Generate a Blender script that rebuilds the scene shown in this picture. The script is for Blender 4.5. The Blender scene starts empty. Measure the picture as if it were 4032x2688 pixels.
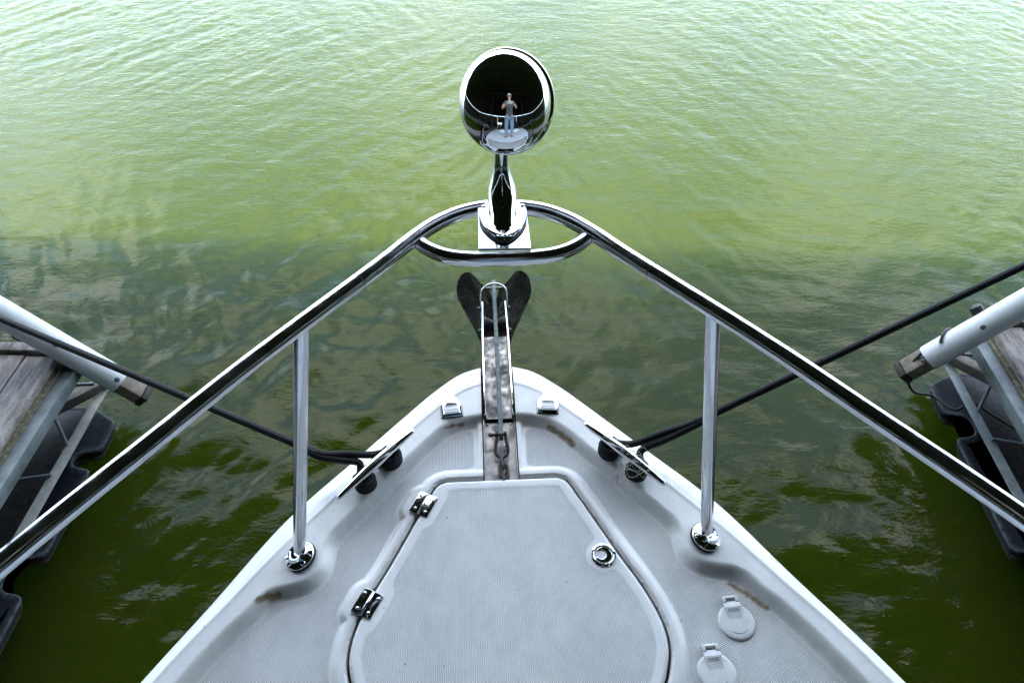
import bpy, bmesh, math, random
import numpy as np
from mathutils import Vector, Matrix, Quaternion
R = math.radians
random.seed(7); rng = np.random.default_rng(11)
scene = bpy.context.scene
COL = scene.collection

# ------------------------------------------------------------------ camera, sky, sun, exposure
YAW_BOAT = R(2.9); YAW_DOCK = R(-1.84); WATER_Z = -1.5
CAM_H = 1.22; PITCH = 45.6
cd = bpy.data.cameras.new('camera'); cam = bpy.data.objects.new('camera', cd); COL.objects.link(cam)
cam.location = (0, 0, CAM_H); cam.rotation_euler = (R(90 - PITCH), 0, 0)
cd.sensor_width = 36; cd.lens = 24.96; cd.clip_start = 0.01; cd.clip_end = 6000
scene.camera = cam

CLOUD_X, CLOUD_Y = 3.0, 1.0
SUN_EL, SUN_AZ = 72.8, 5.0          # the sun stands high, ahead of the bow
world = bpy.data.worlds.new('World'); scene.world = world; world.use_nodes = True
wn, wl = world.node_tree.nodes, world.node_tree.links
wn.clear()
wo = wn.new('ShaderNodeOutputWorld'); bg = wn.new('ShaderNodeBackground'); bg.inputs[1].default_value = 0.15
sky = wn.new('ShaderNodeTexSky'); sky.sky_type = 'NISHITA'; sky.sun_disc = False
sky.sun_elevation = R(SUN_EL); sky.sun_rotation = R(SUN_AZ); sky.air_density = 1.0; sky.dust_density = 0.7
tc = wn.new('ShaderNodeTexCoord'); sx = wn.new('ShaderNodeSeparateXYZ'); wl.new(tc.outputs['Generated'], sx.inputs[0])
def wmath(op, a, b=None):
    n = wn.new('ShaderNodeMath'); n.operation = op
    for i, v in enumerate((a, b)):
        if v is None: continue
        if isinstance(v, (int, float)): n.inputs[i].default_value = v
        else: wl.new(v, n.inputs[i])
    return n.outputs[0]
zz = wmath('ADD', wmath('MAXIMUM', sx.outputs[2], 0.0), 0.22)
cb = wn.new('ShaderNodeCombineXYZ'); wl.new(wmath('DIVIDE', sx.outputs[0], zz), cb.inputs[0]); wl.new(wmath('DIVIDE', sx.outputs[1], zz), cb.inputs[1])
cn = wn.new('ShaderNodeTexNoise'); cn.inputs['Scale'].default_value = 3.3; cn.inputs['Detail'].default_value = 9; cn.inputs['Roughness'].default_value = 0.58
co_ = wn.new('ShaderNodeVectorMath'); co_.operation = 'ADD'; co_.inputs[1].default_value = (CLOUD_X, CLOUD_Y, 0.0)
wl.new(cb.outputs[0], co_.inputs[0]); wl.new(co_.outputs[0], cn.inputs['Vector'])
cr = wn.new('ShaderNodeValToRGB'); cr.color_ramp.elements[0].position = 0.495; cr.color_ramp.elements[1].position = 0.56
# a broken cloud layer, thinning a little towards the hazy horizon
low = wmath('MULTIPLY', wmath('SUBTRACT', 0.62, wmath('MAXIMUM', sx.outputs[2], 0.0)), -0.14)
wl.new(wmath('ADD', cn.outputs[0], low), cr.inputs[0])
mx = wn.new('ShaderNodeMix'); mx.data_type = 'RGBA'; wl.new(cr.outputs[0], mx.inputs[0]); wl.new(sky.outputs[0], mx.inputs[6])
mx.inputs[7].default_value = (8.6, 8.9, 8.7, 1)
wl.new(mx.outputs[2], bg.inputs[0]); wl.new(bg.outputs[0], wo.inputs[0])

sd = bpy.data.lights.new('sun', 'SUN'); sd.energy = 3.1; sd.angle = R(0.6); sd.color = (1.0, 0.96, 0.88)
sun = bpy.data.objects.new('sun', sd); COL.objects.link(sun)
sdir = Vector((math.sin(R(SUN_AZ)) * math.cos(R(SUN_EL)), math.cos(R(SUN_AZ)) * math.cos(R(SUN_EL)), math.sin(R(SUN_EL))))
sun.rotation_euler = sdir.to_track_quat('Z', 'Y').to_euler(); sun.location = (0, 4, 12)

vs = scene.view_settings; vs.view_transform = 'Standard'; vs.look = 'None'; vs.exposure = 2.97
scene.cycles.max_bounces = 8; scene.cycles.diffuse_bounces = 3; scene.cycles.glossy_bounces = 5; scene.cycles.transmission_bounces = 4; vs.gamma = 1.0
try: vs.use_curve_mapping = False
except Exception: pass

# ------------------------------------------------------------------ materials
def new_mat(name):
    m = bpy.data.materials.new(name); m.use_nodes = True
    nt = m.node_tree; p = nt.nodes['Principled BSDF']
    return m, nt, p
class NT:
    """small helper around a node tree"""
    def __init__(s, nt): s.nt = nt; s.n = nt.nodes; s.l = nt.links
    def node(s, t, **kw):
        n = s.n.new(t)
        for k, v in kw.items(): setattr(n, k, v)
        return n
    def set(s, sock, v):
        if hasattr(v, 'is_linked') or isinstance(v, bpy.types.NodeSocket): s.l.new(v, sock)
        else: sock.default_value = v
    def math(s, op, a, b=0.0, c=None):
        n = s.node('ShaderNodeMath', operation=op); s.set(n.inputs[0], a); s.set(n.inputs[1], b)
        if c is not None: s.set(n.inputs[2], c)
        return n.outputs[0]
    def coords(s, kind='Object'): return s.node('ShaderNodeTexCoord').outputs[kind]
    def mapping(s, vec, scale=(1, 1, 1), rot=(0, 0, 0), loc=(0, 0, 0)):
        n = s.node('ShaderNodeMapping'); s.l.new(vec, n.inputs[0])
        s.set(n.inputs['Scale'], scale); n.inputs['Rotation'].default_value = rot; s.set(n.inputs['Location'], loc); return n.outputs[0]
    def noise(s, vec, scale, detail=3, rough=0.5, out=0):
        n = s.node('ShaderNodeTexNoise'); s.l.new(vec, n.inputs['Vector'])
        n.inputs['Scale'].default_value = scale; n.inputs['Detail'].default_value = detail; n.inputs['Roughness'].default_value = rough
        return n.outputs[out]
    def ramp(s, fac, stops):
        n = s.node('ShaderNodeValToRGB'); s.l.new(fac, n.inputs[0]); e = n.color_ramp.elements
        while len(e) < len(stops): e.new(0.5)
        for q, (p, c) in zip(e, stops):
            q.position = p; q.color = (c, c, c, 1) if isinstance(c, (int, float)) else (*c, 1)
        return n.outputs[0]
    def mix(s, f, a, b, blend='MIX'):
        n = s.node('ShaderNodeMix', data_type='RGBA', blend_type=blend); s.set(n.inputs[0], f)
        for i, v in ((6, a), (7, b)):
            if isinstance(v, tuple): n.inputs[i].default_value = (*v, 1) if len(v) == 3 else v
            else: s.l.new(v, n.inputs[i])
        return n.outputs[2]
    def bump(s, h, strength=1.0, dist=0.01, nrm=None):
        n = s.node('ShaderNodeBump'); n.inputs['Strength'].default_value = strength; n.inputs['Distance'].default_value = dist
        s.l.new(h, n.inputs['Height'])
        if nrm is not None: s.l.new(nrm, n.inputs['Normal'])
        return n.outputs[0]
    def attr(s, name): return s.node('ShaderNodeAttribute', attribute_name=name).outputs['Fac']

def simple(name, col, rough=0.5, metal=0.0, var=0.15, vscale=20, bump=0.0, bscale=200, spec=0.5):
    m, nt, p = new_mat(name); h = NT(nt); v = h.coords()
    n = h.noise(v, vscale, 5, 0.6)
    dark = tuple(c * (1 - var) for c in col); lite = tuple(min(1, c * (1 + var)) for c in col)
    h.l.new(h.ramp(n, [(0.3, dark), (0.7, lite)]), p.inputs['Base Color'])
    h.l.new(h.ramp(h.noise(v, vscale * 2.3, 4, 0.6), [(0.3, max(0, rough * 0.8)), (0.7, min(1, rough * 1.2))]), p.inputs['Roughness'])
    p.inputs['Metallic'].default_value = metal; p.inputs['Specular IOR Level'].default_value = spec
    if bump: h.l.new(h.bump(h.noise(v, bscale, 4, 0.6), 0.6, bump), p.inputs['Normal'])
    return m

def chrome(name, col=(0.72, 0.73, 0.74), rough=0.05, scratch=0.00012, grime=0.0, tone=0.06):
    m, nt, p = new_mat(name); h = NT(nt); v = h.coords()
    n1 = h.noise(v, 60, 6, 0.65)
    base = h.ramp(n1, [(0.3, tuple(c * (1 - tone * 2) for c in col)), (0.65, col)])
    if grime:
        g = h.ramp(h.noise(v, 260, 6, 0.7), [(0.62, 0.0), (0.70, 1.0)])
        base = h.mix(h.math('MULTIPLY', g, grime), base, (0.06, 0.05, 0.045))
    h.l.new(base, p.inputs['Base Color'])
    h.l.new(h.ramp(h.noise(v, 35, 6, 0.7), [(0.35, rough * 0.6), (0.72, rough * 2.4)]), p.inputs['Roughness'])
    p.inputs['Metallic'].default_value = 1.0
    if scratch: h.l.new(h.bump(h.noise(h.mapping(v, (40, 40, 600)), 1.0, 4, 0.6), 0.4, scratch), p.inputs['Normal'])
    return m

MAT = {}
MAT['chrome'] = chrome('polished_steel')
MAT['rail'] = chrome('rail_steel', (0.70, 0.71, 0.73), 0.11, 0.00016, 0.15)
MAT['mirror'] = chrome('mirror_chrome', (0.80, 0.81, 0.82), 0.015, 0.0, 0.05, 0.02)
MAT['plate'] = chrome('hinge_plate', (0.55, 0.56, 0.58), 0.06, 0.0, 0.0, 0.04)
MAT['tray'] = chrome('dull_steel', (0.31, 0.29, 0.272), 0.42, 0.0, 0.15, 0.10)
MAT['galv'] = simple('galvanised_steel', (0.085, 0.105, 0.10), 0.55, 0.55, 0.45, 90, 0.0006, 150)
MAT['fluke'] = simple('scratched_dark_steel', (0.15, 0.138, 0.12), 0.26, 0.75, 0.22, 30, 0.0003, 90)
MAT['rust'] = simple('rusty_chain', (0.085, 0.065, 0.05), 0.75, 0.3, 0.5, 200, 0.0012, 400)
MAT['rubber'] = simple('black_rubber', (0.005, 0.005, 0.0055), 0.55, 0, 0.3, 60, 0.0004, 300)
MAT['gap'] = simple('dark_gap', (0.02, 0.02, 0.02), 0.8)  # plain dark colour for gaps, joints and recesses
MAT['white_plastic'] = simple('white_plastic', (0.64, 0.63, 0.60), 0.5, 0, 0.07, 60, 0.0003, 500)
MAT['print'] = simple('moulded_mark', (0.16, 0.165, 0.18), 0.6)  # dark grey puts the shading of the moulded relief into the colour
MAT['hull'] = simple('hull_gelcoat', (0.72, 0.74, 0.75), 0.2, 0, 0.03, 4)
MAT['steel_frame'] = simple('weathered_galvanised', (0.10, 0.117, 0.12), 0.6, 0.35, 0.35, 14, 0.001, 90)
MAT['chord'] = simple('pale_galvanised', (0.19, 0.19, 0.165), 0.65, 0.2, 0.25, 18, 0.001, 120)
MAT['brown_beam'] = simple('rusty_channel', (0.06, 0.052, 0.042), 0.75, 0.1, 0.35, 12, 0.001, 100)
MAT['timber'] = simple('wet_timber', (0.15, 0.12, 0.095), 0.8, 0, 0.4, 22, 0.002, 60)
MAT['dark_timber'] = simple('tarred_timber', (0.02, 0.016, 0.011), 0.8, 0, 0.4, 30, 0.002, 60)
MAT['roof'] = simple('roof_underside', (0.018, 0.02, 0.02), 0.85, 0, 0.3, 3)
MAT['roof_steel'] = simple('roof_steel', (0.014, 0.014, 0.014), 0.8, 0, 0.3, 3)
MAT['tint'] = simple('tinted_glass', (0.01, 0.012, 0.014), 0.05)
MAT['line'] = simple('fishing_line', (0.42, 0.44, 0.34), 0.4)
MAT['fray'] = simple('frayed_fibre', (0.36, 0.33, 0.29), 0.8)
MAT['skin'] = simple('skin', (0.42, 0.24, 0.17), 0.55, 0, 0.08, 30)
MAT['shirt'] = simple('charcoal_polo', (0.05, 0.05, 0.053), 0.85, 0, 0.2, 40, 0.001, 300)
MAT['jeans'] = simple('light_denim', (0.11, 0.155, 0.20), 0.85, 0, 0.25, 25, 0.001, 400)
MAT['shoe'] = simple('brown_shoe', (0.16, 0.07, 0.05), 0.7)
MAT['cap'] = simple('white_cap', (0.75, 0.75, 0.74), 0.8)
MAT['hair'] = simple('brown_hair', (0.05, 0.03, 0.02), 0.7)
MAT['phone'] = simple('pale_phone', (0.55, 0.56, 0.50), 0.3)
MAT['lens'] = simple('camera_glass', (0.01, 0.01, 0.012), 0.08)

def gelcoat():
    m, nt, p = new_mat('deck_gelcoat'); h = NT(nt); v = h.coords()
    ns = h.attr('nonskid'); st = h.attr('stain'); gr = h.attr('grime')
    # raised hexagonal non-skid pips, pitch about 3.4 mm
    k = 2 * math.pi / 0.0030
    def wave(a):
        d = h.node('ShaderNodeVectorMath', operation='DOT_PRODUCT'); h.l.new(v, d.inputs[0])
        d.inputs[1].default_value = (math.cos(a) * k, math.sin(a) * k, 0); return h.math('COSINE', d.outputs['Value'])
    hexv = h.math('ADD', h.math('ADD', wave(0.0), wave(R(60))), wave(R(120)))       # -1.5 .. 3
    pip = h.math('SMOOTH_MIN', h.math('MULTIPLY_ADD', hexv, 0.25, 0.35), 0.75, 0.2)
    # colour: slightly yellowed white, fine mottling, dark specks
    mott = h.noise(v, 14, 6, 0.65)
    base = h.ramp(mott, [(0.25, (0.745, 0.725, 0.685)), (0.75, (0.815, 0.79, 0.745))])
    fine = h.noise(v, 700, 3, 0.6)
    base = h.mix(0.10, base, h.ramp(fine, [(0.3, 0.45), (0.7, 1.0)]), 'MULTIPLY')
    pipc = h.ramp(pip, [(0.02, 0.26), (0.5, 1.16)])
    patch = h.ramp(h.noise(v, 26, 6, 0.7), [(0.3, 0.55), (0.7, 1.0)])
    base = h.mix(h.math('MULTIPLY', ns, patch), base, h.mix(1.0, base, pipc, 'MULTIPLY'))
    base = h.mix(h.math('MULTIPLY', ns, 0.15), base, (0.80, 0.78, 0.75))
    smud = h.ramp(h.noise(h.mapping(v, (9, 5, 1)), 1.0, 7, 0.7), [(0.40, 1.0), (0.72, 0.80)])
    base = h.mix(0.9, base, smud, 'MULTIPLY')
    scuf = h.ramp(h.noise(h.mapping(v, (55, 160, 1), (0, 0, R(25))), 1.0, 5, 0.7), [(0.60, 0.0), (0.74, 1.0)])
    base = h.mix(h.math('MULTIPLY', scuf, h.math('MULTIPLY_ADD', ns, 0.22, 0.06)), base, (0.33, 0.32, 0.31))
    # grime that has collected along the mouldings
    gm = h.math('MULTIPLY', gr, h.ramp(h.noise(v, 45, 6, 0.7), [(0.35, 0.1), (0.75, 1.0)]))
    base = h.mix(h.math('MULTIPLY', gm, 0.55), base, (0.40, 0.365, 0.31))
    vo = h.node('ShaderNodeTexVoronoi', feature='F1'); h.l.new(v, vo.inputs['Vector']); vo.inputs['Scale'].default_value = 46
    rad = h.node('ShaderNodeSeparateColor'); h.l.new(vo.outputs['Color'], rad.inputs[0])
    size = h.math('MULTIPLY', h.math('POWER', rad.outputs[0], 4.0), 0.13)
    spk = h.math('LESS_THAN', h.math('ADD', vo.outputs['Distance'], h.math('MULTIPLY', h.noise(v, 400, 3), 0.05)), size)
    base = h.mix(h.math('MULTIPLY', spk, 0.75), base, (0.13, 0.12, 0.11))
    sn = h.math('MULTIPLY', st, h.ramp(h.noise(v, 240, 6, 0.75), [(0.25, 0.45), (0.50, 1.0)]))
    base = h.mix(h.math('MINIMUM', sn, 1.0), base, h.ramp(h.noise(v, 180, 4), [(0.35, (0.13, 0.085, 0.035)), (0.7, (0.34, 0.25, 0.13))]))
    h.l.new(base, p.inputs['Base Color'])
    h.l.new(h.math('MULTIPLY_ADD', ns, 0.28, h.ramp(mott, [(0.3, 0.24), (0.7, 0.42)])), p.inputs['Roughness'])
    hh = h.math('MULTIPLY', pip, ns)
    b1 = h.bump(hh, 1.0, 0.0013)
    b2 = h.bump(h.noise(v, 320, 4, 0.6), 0.25, 0.0006, b1)
    h.l.new(b2, p.inputs['Normal'])
    return m
MAT['gelcoat'] = gelcoat()

def wood():
    m, nt, p = new_mat('weathered_planks'); h = NT(nt); v = h.coords('Generated')
    oi = h.node('ShaderNodeObjectInfo'); v = h.coords('Object')
    cx = h.node('ShaderNodeCombineXYZ'); h.l.new(h.math('MULTIPLY', oi.outputs['Random'], 37.0), cx.inputs[0]); h.l.new(h.math('MULTIPLY', oi.outputs['Random'], 91.0), cx.inputs[1])
    v = h.mapping(v, (1, 1, 1), (0, 0, 0), cx.outputs[0])
    gv = h.mapping(v, (70, 2.6, 30))
    g = h.noise(gv, 1.0, 8, 0.72)
    blot = h.noise(h.mapping(v, (26, 7, 20)), 1.0, 6, 0.7)
    c = h.ramp(g, [(0.28, (0.025, 0.021, 0.019)), (0.45, (0.085, 0.070, 0.058)), (0.6, (0.15, 0.13, 0.11)), (0.75, (0.26, 0.24, 0.22))])
    c = h.mix(h.ramp(blot, [(0.42, 0.0), (0.62, 0.75)]), c, (0.26, 0.245, 0.23))
    c = h.mix(h.ramp(h.noise(v, 60, 6, 0.7), [(0.55, 0.0), (0.68, 0.7)]), c, (0.02, 0.017, 0.015))
    h.l.new(c, p.inputs['Base Color']); p.inputs['Roughness'].default_value = 0.85
    h.l.new(h.bump(g, 0.7, 0.004), p.inputs['Normal'])
    return m
MAT['wood'] = wood()
def lichen():
    m, nt, p = new_mat('lichen_board'); h = NT(nt); v = h.coords()
    n = h.noise(v, 55, 7, 0.72)
    c = h.ramp(n, [(0.3, (0.012, 0.012, 0.008)), (0.5, (0.06, 0.054, 0.03)), (0.68, (0.19, 0.16, 0.085))])
    h.l.new(c, p.inputs['Base Color']); p.inputs['Roughness'].default_value = 0.9
    h.l.new(h.bump(n, 0.8, 0.006), p.inputs['Normal']); return m
MAT['lichen'] = lichen()
def floatmat():
    m, nt, p = new_mat('dock_float_plastic'); h = NT(nt); v = h.coords()
    top = h.attr('top'); edge = h.attr('edge')
    n = h.noise(v, 9, 7, 0.7)
    base = h.ramp(n, [(0.3, (0.0012, 0.0024, 0.0055)), (0.7, (0.0032, 0.0060, 0.0115))])
    dirt = h.ramp(h.noise(v, 26, 8, 0.75), [(0.40, 0.0), (0.60, 1.0)])
    dn = h.ramp(h.noise(v, 90, 6, 0.7), [(0.3, (0.007, 0.0062, 0.0056)), (0.7, (0.036, 0.031, 0.027))])
    base = h.mix(h.math('MULTIPLY', top, h.math('MULTIPLY_ADD', dirt, 0.75, 0.2)), base, dn)
    wr = h.math('MULTIPLY', edge, h.ramp(h.noise(v, 40, 7, 0.75), [(0.36, 0.0), (0.62, 1.0)]))
    base = h.mix(h.math('MULTIPLY', wr, 0.85), base, (0.075, 0.085, 0.092))
    h.l.new(base, p.inputs['Base Color']); p.inputs['Roughness'].default_value = 0.55; p.inputs['Specular IOR Level'].default_value = 0.12
    h.l.new(h.bump(h.noise(v, 60, 5, 0.6), 0.5, 0.003), p.inputs['Normal']); return m
MAT['float'] = floatmat()
def slime():
    m, nt, p = new_mat('waterline_growth'); h = NT(nt); v = h.coords()
    n = h.noise(v, 45, 7, 0.75)
    c = h.ramp(n, [(0.35, (0.004, 0.004, 0.002)), (0.55, (0.022, 0.017, 0.007)), (0.72, (0.10, 0.075, 0.035))])
    h.l.new(c, p.inputs['Base Color']); p.inputs['Roughness'].default_value = 0.6
    h.l.new(h.bump(n, 0.8, 0.01), p.inputs['Normal']); return m
MAT['slime'] = slime()
def polemat():
    m, nt, p = new_mat('white_pipe_sleeve'); h = NT(nt); v = h.coords()
    n = h.noise(v, 5, 6, 0.65)
    c = h.ramp(n, [(0.3, (0.48, 0.50, 0.52)), (0.65, (0.60, 0.62, 0.635))])
    c = h.mix(h.ramp(h.noise(v, 30, 7, 0.75), [(0.56, 0.0), (0.72, 0.6)]), c, (0.42, 0.36, 0.30))
    h.l.new(c, p.inputs['Base Color']); p.inputs['Roughness'].default_value = 0.5
    h.l.new(h.bump(h.noise(v, 300, 4), 0.25, 0.001), p.inputs['Normal']); return m
MAT['pole'] = polemat()
def ropemat():
    m, nt, p = new_mat('black_braided_rope'); h = NT(nt)
    u = h.attr('ru'); w = h.attr('rv')                 # round the rope / along it in metres
    a = h.math('MULTIPLY_ADD', w, 2 * math.pi / 0.0085, h.math('MULTIPLY', u, 2 * math.pi * 2))
    b = h.math('MULTIPLY_ADD', w, 2 * math.pi / 0.0085, h.math('MULTIPLY', u, -2 * math.pi * 2))
    br = h.math('MULTIPLY_ADD', h.math('MULTIPLY', h.math('SINE', a), h.math('SINE', b)), 0.5, 0.5)
    c = h.ramp(br, [(0.2, (0.0008, 0.0008, 0.0011)), (0.85, (0.0042, 0.0042, 0.005))])
    h.l.new(c, p.inputs['Base Color']); p.inputs['Roughness'].default_value = 0.7; p.inputs['Specular IOR Level'].default_value = 0.3
    h.l.new(h.bump(br, 0.8, 0.0012), p.inputs['Normal']); return m
MAT['rope'] = ropemat()
def watermat():
    m, nt, p = new_mat('turbid_green_water'); h = NT(nt); v = h.coords()
    murk = h.noise(v, 0.45, 3, 0.5)
    h.l.new(h.ramp(murk, [(0.3, (0.0185, 0.0295, 0.0018)), (0.7, (0.0210, 0.0323, 0.0022))]), p.inputs['Base Color'])
    p.inputs['Roughness'].default_value = 0.015; p.inputs['IOR'].default_value = 1.333
    p.subsurface_method = 'RANDOM_WALK'
    p.inputs['Subsurface Weight'].default_value = 1.0
    p.inputs['Subsurface Radius'].default_value = (0.75, 1.0, 0.45); p.inputs['Subsurface Scale'].default_value = 6.5; p.inputs['Specular IOR Level'].default_value = 0.15
    f1 = h.noise(h.mapping(v, (17, 34, 1), (0, 0, R(12))), 1.0, 3, 0.55)
    f2 = h.noise(h.mapping(v, (42, 70, 1), (0, 0, R(-20))), 1.0, 2, 0.5)
    sy = h.node('ShaderNodeSeparateXYZ'); h.l.new(v, sy.inputs[0])
    mr = h.node('ShaderNodeMapRange', interpolation_type='SMOOTHSTEP'); h.l.new(sy.outputs[1], mr.inputs[0])
    for i, q in ((1, 2.2), (2, 6.0), (3, 0.15), (4, 0.42)): mr.inputs[i].default_value = q      # sheltered water by the docks is smoother
    b = h.bump(f1, 0.6, 0.012); h.l.new(mr.outputs[0], b.node.inputs['Strength']); b = h.bump(f2, 0.45, 0.004, b); h.l.new(mr.outputs[0], b.node.inputs['Strength'])
    h.l.new(b, p.inputs['Normal']); return m
MAT['water'] = watermat()

# ------------------------------------------------------------------ mesh helpers
def props(o, label=None, cat=None, group=None, kind=None):
    if label: o['label'] = label
    if cat: o['category'] = cat
    if group: o['group'] = group
    if kind: o['kind'] = kind
    return o
def empty(name, loc=(0, 0, 0), rz=0.0, **kw):
    o = bpy.data.objects.new(name, None); COL.objects.link(o); o.location = loc; o.rotation_euler = (0, 0, rz); o.empty_display_size = 0.1
    return props(o, **kw)
def mobj(name, me, mat=None, parent=None, **kw):
    o = bpy.data.objects.new(name, me); COL.objects.link(o)
    if parent is not None: o.parent = parent
    if mat is not None and not me.materials: me.materials.append(MAT[mat] if isinstance(mat, str) else mat)
    return props(o, **kw)
def mesh(name, V, F, smooth=True, sharp=None):
    me = bpy.data.meshes.new(name); me.from_pydata([tuple(map(float, v)) for v in V], [], [tuple(map(int, f)) for f in F]); me.update()
    if smooth:
        me.polygons.foreach_set('use_smooth', [True] * len(me.polygons))
        if sharp: me.set_sharp_from_angle(angle=R(sharp))
    return me
class MB:
    def __init__(s): s.V = []; s.F = []
    def add(s, V, F):
        o = len(s.V); s.V += [tuple(v) for v in V]; s.F += [tuple(i + o for i in f) for f in F]; return s
    def build(s, name, mat, parent=None, smooth=True, sharp=40, **kw):
        return mobj(name, mesh(name, s.V, s.F, smooth, sharp), mat, parent, **kw)
def catmull(P, n=8, closed=False):
    P = np.array(P, float); out = []
    N = len(P); rngs = range(N if closed else N - 1)
    for i in rngs:
        if closed: p0, p1, p2, p3 = P[(i - 1) % N], P[i], P[(i + 1) % N], P[(i + 2) % N]
        else:
            p1, p2 = P[i], P[i + 1]; p0 = P[i - 1] if i else 2 * p1 - p2; p3 = P[i + 2] if i + 2 < N else 2 * p2 - p1
        d1 = max(np.linalg.norm(p1 - p0), 1e-6) ** .5; d2 = max(np.linalg.norm(p2 - p1), 1e-6) ** .5; d3 = max(np.linalg.norm(p3 - p2), 1e-6) ** .5
        m1 = (p2 - p1) + d2 * ((p1 - p0) / d1 - (p2 - p0) / (d1 + d2)) if d1 > 2e-3 else (p2 - p1)
        m2 = (p2 - p1) + d2 * ((p3 - p2) / d3 - (p3 - p1) / (d2 + d3)) if d3 > 2e-3 else (p2 - p1)
        for k in range(n):
            t = k / n; h = (2 * t**3 - 3 * t**2 + 1, t**3 - 2 * t**2 + t, -2 * t**3 + 3 * t**2, t**3 - t**2)
            out.append(h[0] * p1 + h[1] * m1 + h[2] * p2 + h[3] * m2)
    if not closed: out.append(P[-1])
    return np.array(out)
def tube(path, rad, seg=16, cap=True, closed=False, squash=1.0):
    """swept round section; returns V, F (ring major)"""
    P = np.array(path, float); N = len(P); rad = np.broadcast_to(np.array(rad, float), (N,))
    T = np.gradient(P, axis=0) if not closed else (np.roll(P, -1, 0) - np.roll(P, 1, 0))
    T /= np.linalg.norm(T, axis=1)[:, None]
    up = np.array([0, 0, 1.0]) if abs(T[0][2]) < 0.9 else np.array([1.0, 0, 0])
    n = np.cross(T[0], up); n /= np.linalg.norm(n); V = []
    for i in range(N):
        n = n - T[i] * n.dot(T[i]); n /= np.linalg.norm(n); b = np.cross(T[i], n)
        for k in range(seg):
            a = 2 * math.pi * k / seg; V.append(P[i] + rad[i] * (math.cos(a) * n + math.sin(a) * squash * b))
    F = []
    for i in range(N if closed else N - 1):
        j = (i + 1) % N
        for k in range(seg):
            l = (k + 1) % seg; F.append((i * seg + k, i * seg + l, j * seg + l, j * seg + k))
    if cap and not closed: F += [tuple(range(seg))[::-1], tuple((N - 1) * seg + k for k in range(seg))]
    F = [f[::-1] for f in F]
    return V, F
def frame(origin, axis, xdir=None):
    z = Vector(axis).normalized(); x = Vector(xdir) if xdir is not None else (Vector((1, 0, 0)) if abs(z.x) < .9 else Vector((0, 1, 0)))
    x = (x - z * x.dot(z)).normalized(); y = z.cross(x); M = Matrix((x, y, z)).transposed().to_4x4(); M.translation = Vector(origin); return M
def xf(M, V): return [tuple(M @ Vector(v)) for v in V]
def lathe(prof, seg=32, sx=1.0, sy=1.0):
    """profile [(r,z)...] from bottom to top round z"""
    V = []; F = []
    for r, z in prof:
        for k in range(seg):
            a = 2 * math.pi * k / seg; V.append((r * math.cos(a) * sx, r * math.sin(a) * sy, z))
    for i in range(len(prof) - 1):
        for k in range(seg):
            l = (k + 1) % seg; F.append((i * seg + k, i * seg + l, (i + 1) * seg + l, (i + 1) * seg + k))
    F.append(tuple(range(seg))[::-1]); F.append(tuple((len(prof) - 1) * seg + k for k in range(seg)))
    return V, F
def layers(rings):
    """closed rings of equal count stacked, capped"""
    n = len(rings[0]); V = [v for r in rings for v in r]; F = []
    for i in range(len(rings) - 1):
        for k in range(n):
            l = (k + 1) % n; F.append((i * n + k, i * n + l, (i + 1) * n + l, (i + 1) * n + k))
    F.append(tuple(range(n))[::-1]); F.append(tuple((len(rings) - 1) * n + k for k in range(n)))
    return V, F
def inset(poly, d):
    P = np.array(poly, float); a = np.roll(P, 1, 0); b = np.roll(P, -1, 0)
    t1 = P - a; t1 /= np.linalg.norm(t1, axis=1)[:, None]; t2 = b - P; t2 /= np.linalg.norm(t2, axis=1)[:, None]
    n1 = np.stack([-t1[:, 1], t1[:, 0]], 1); n2 = np.stack([-t2[:, 1], t2[:, 0]], 1)
    n = n1 + n2; n /= np.maximum(np.linalg.norm(n, axis=1)[:, None], 1e-6)
    c = np.maximum((n * n1).sum(1), 0.5); return P + n * (d / c)[:, None]
def prism(poly, z0, z1, bev=0.0, nb=3):
    """counter-clockwise outline -> solid with rounded top edge"""
    rings = [[(p[0], p[1], z0) for p in poly]]
    if bev <= 0: rings.append([(p[0], p[1], z1) for p in poly])
    else:
        for k in range(nb + 1):
            a = k / nb * math.pi / 2; q = inset(poly, bev * (1 - math.cos(a)))
            rings.append([(p[0], p[1], z1 - bev + bev * math.sin(a)) for p in q])
    return layers(rings)
def rrect(w, h, r, n=4, cx=0, cy=0):
    out = []
    for sx, sy, a0 in ((1, 1, 0), (-1, 1, 90), (-1, -1, 180), (1, -1, 270)):
        for k in range(n + 1):
            a = R(a0 + 90 * k / n); out.append((cx + sx * (w / 2 - r) + r * math.cos(a), cy + sy * (h / 2 - r) + r * math.sin(a)))
    return out
def box(c, s, bev=0.0, M=None):
    """box centred at c with size s, all edges bevelled through bmesh"""
    bm = bmesh.new(); bmesh.ops.create_cube(bm, size=1.0); bmesh.ops.scale(bm, vec=s, verts=bm.verts)
    if bev: bmesh.ops.bevel(bm, geom=bm.edges[:], offset=bev, segments=2, profile=0.5, affect='EDGES')
    bmesh.ops.translate(bm, vec=c, verts=bm.verts); bm.verts.index_update()
    V = [tuple(v.co) for v in bm.verts]; F = [tuple(v.index for v in f.verts) for f in bm.faces]; bm.free()
    return (xf(M, V) if M else V), F
def beam(p, q, w, h, bev=0.0, up=(0, 0, 1)):
    p, q = Vector(p), Vector(q); d = q - p; L = d.length; x = d.normalized(); u = Vector(up); y = u.cross(x)
    if y.length < 1e-4: y = Vector((0, 1, 0)).cross(x)
    y.normalize(); z = x.cross(y); M = Matrix((x, y, z)).transposed().to_4x4(); M.translation = (p + q) / 2
    return box((0, 0, 0), (L, w, h), bev, M)
def smooth(a, b, x):
    t = np.clip((x - a) / (b - a), 0, 1); return t * t * (3 - 2 * t)
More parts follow.
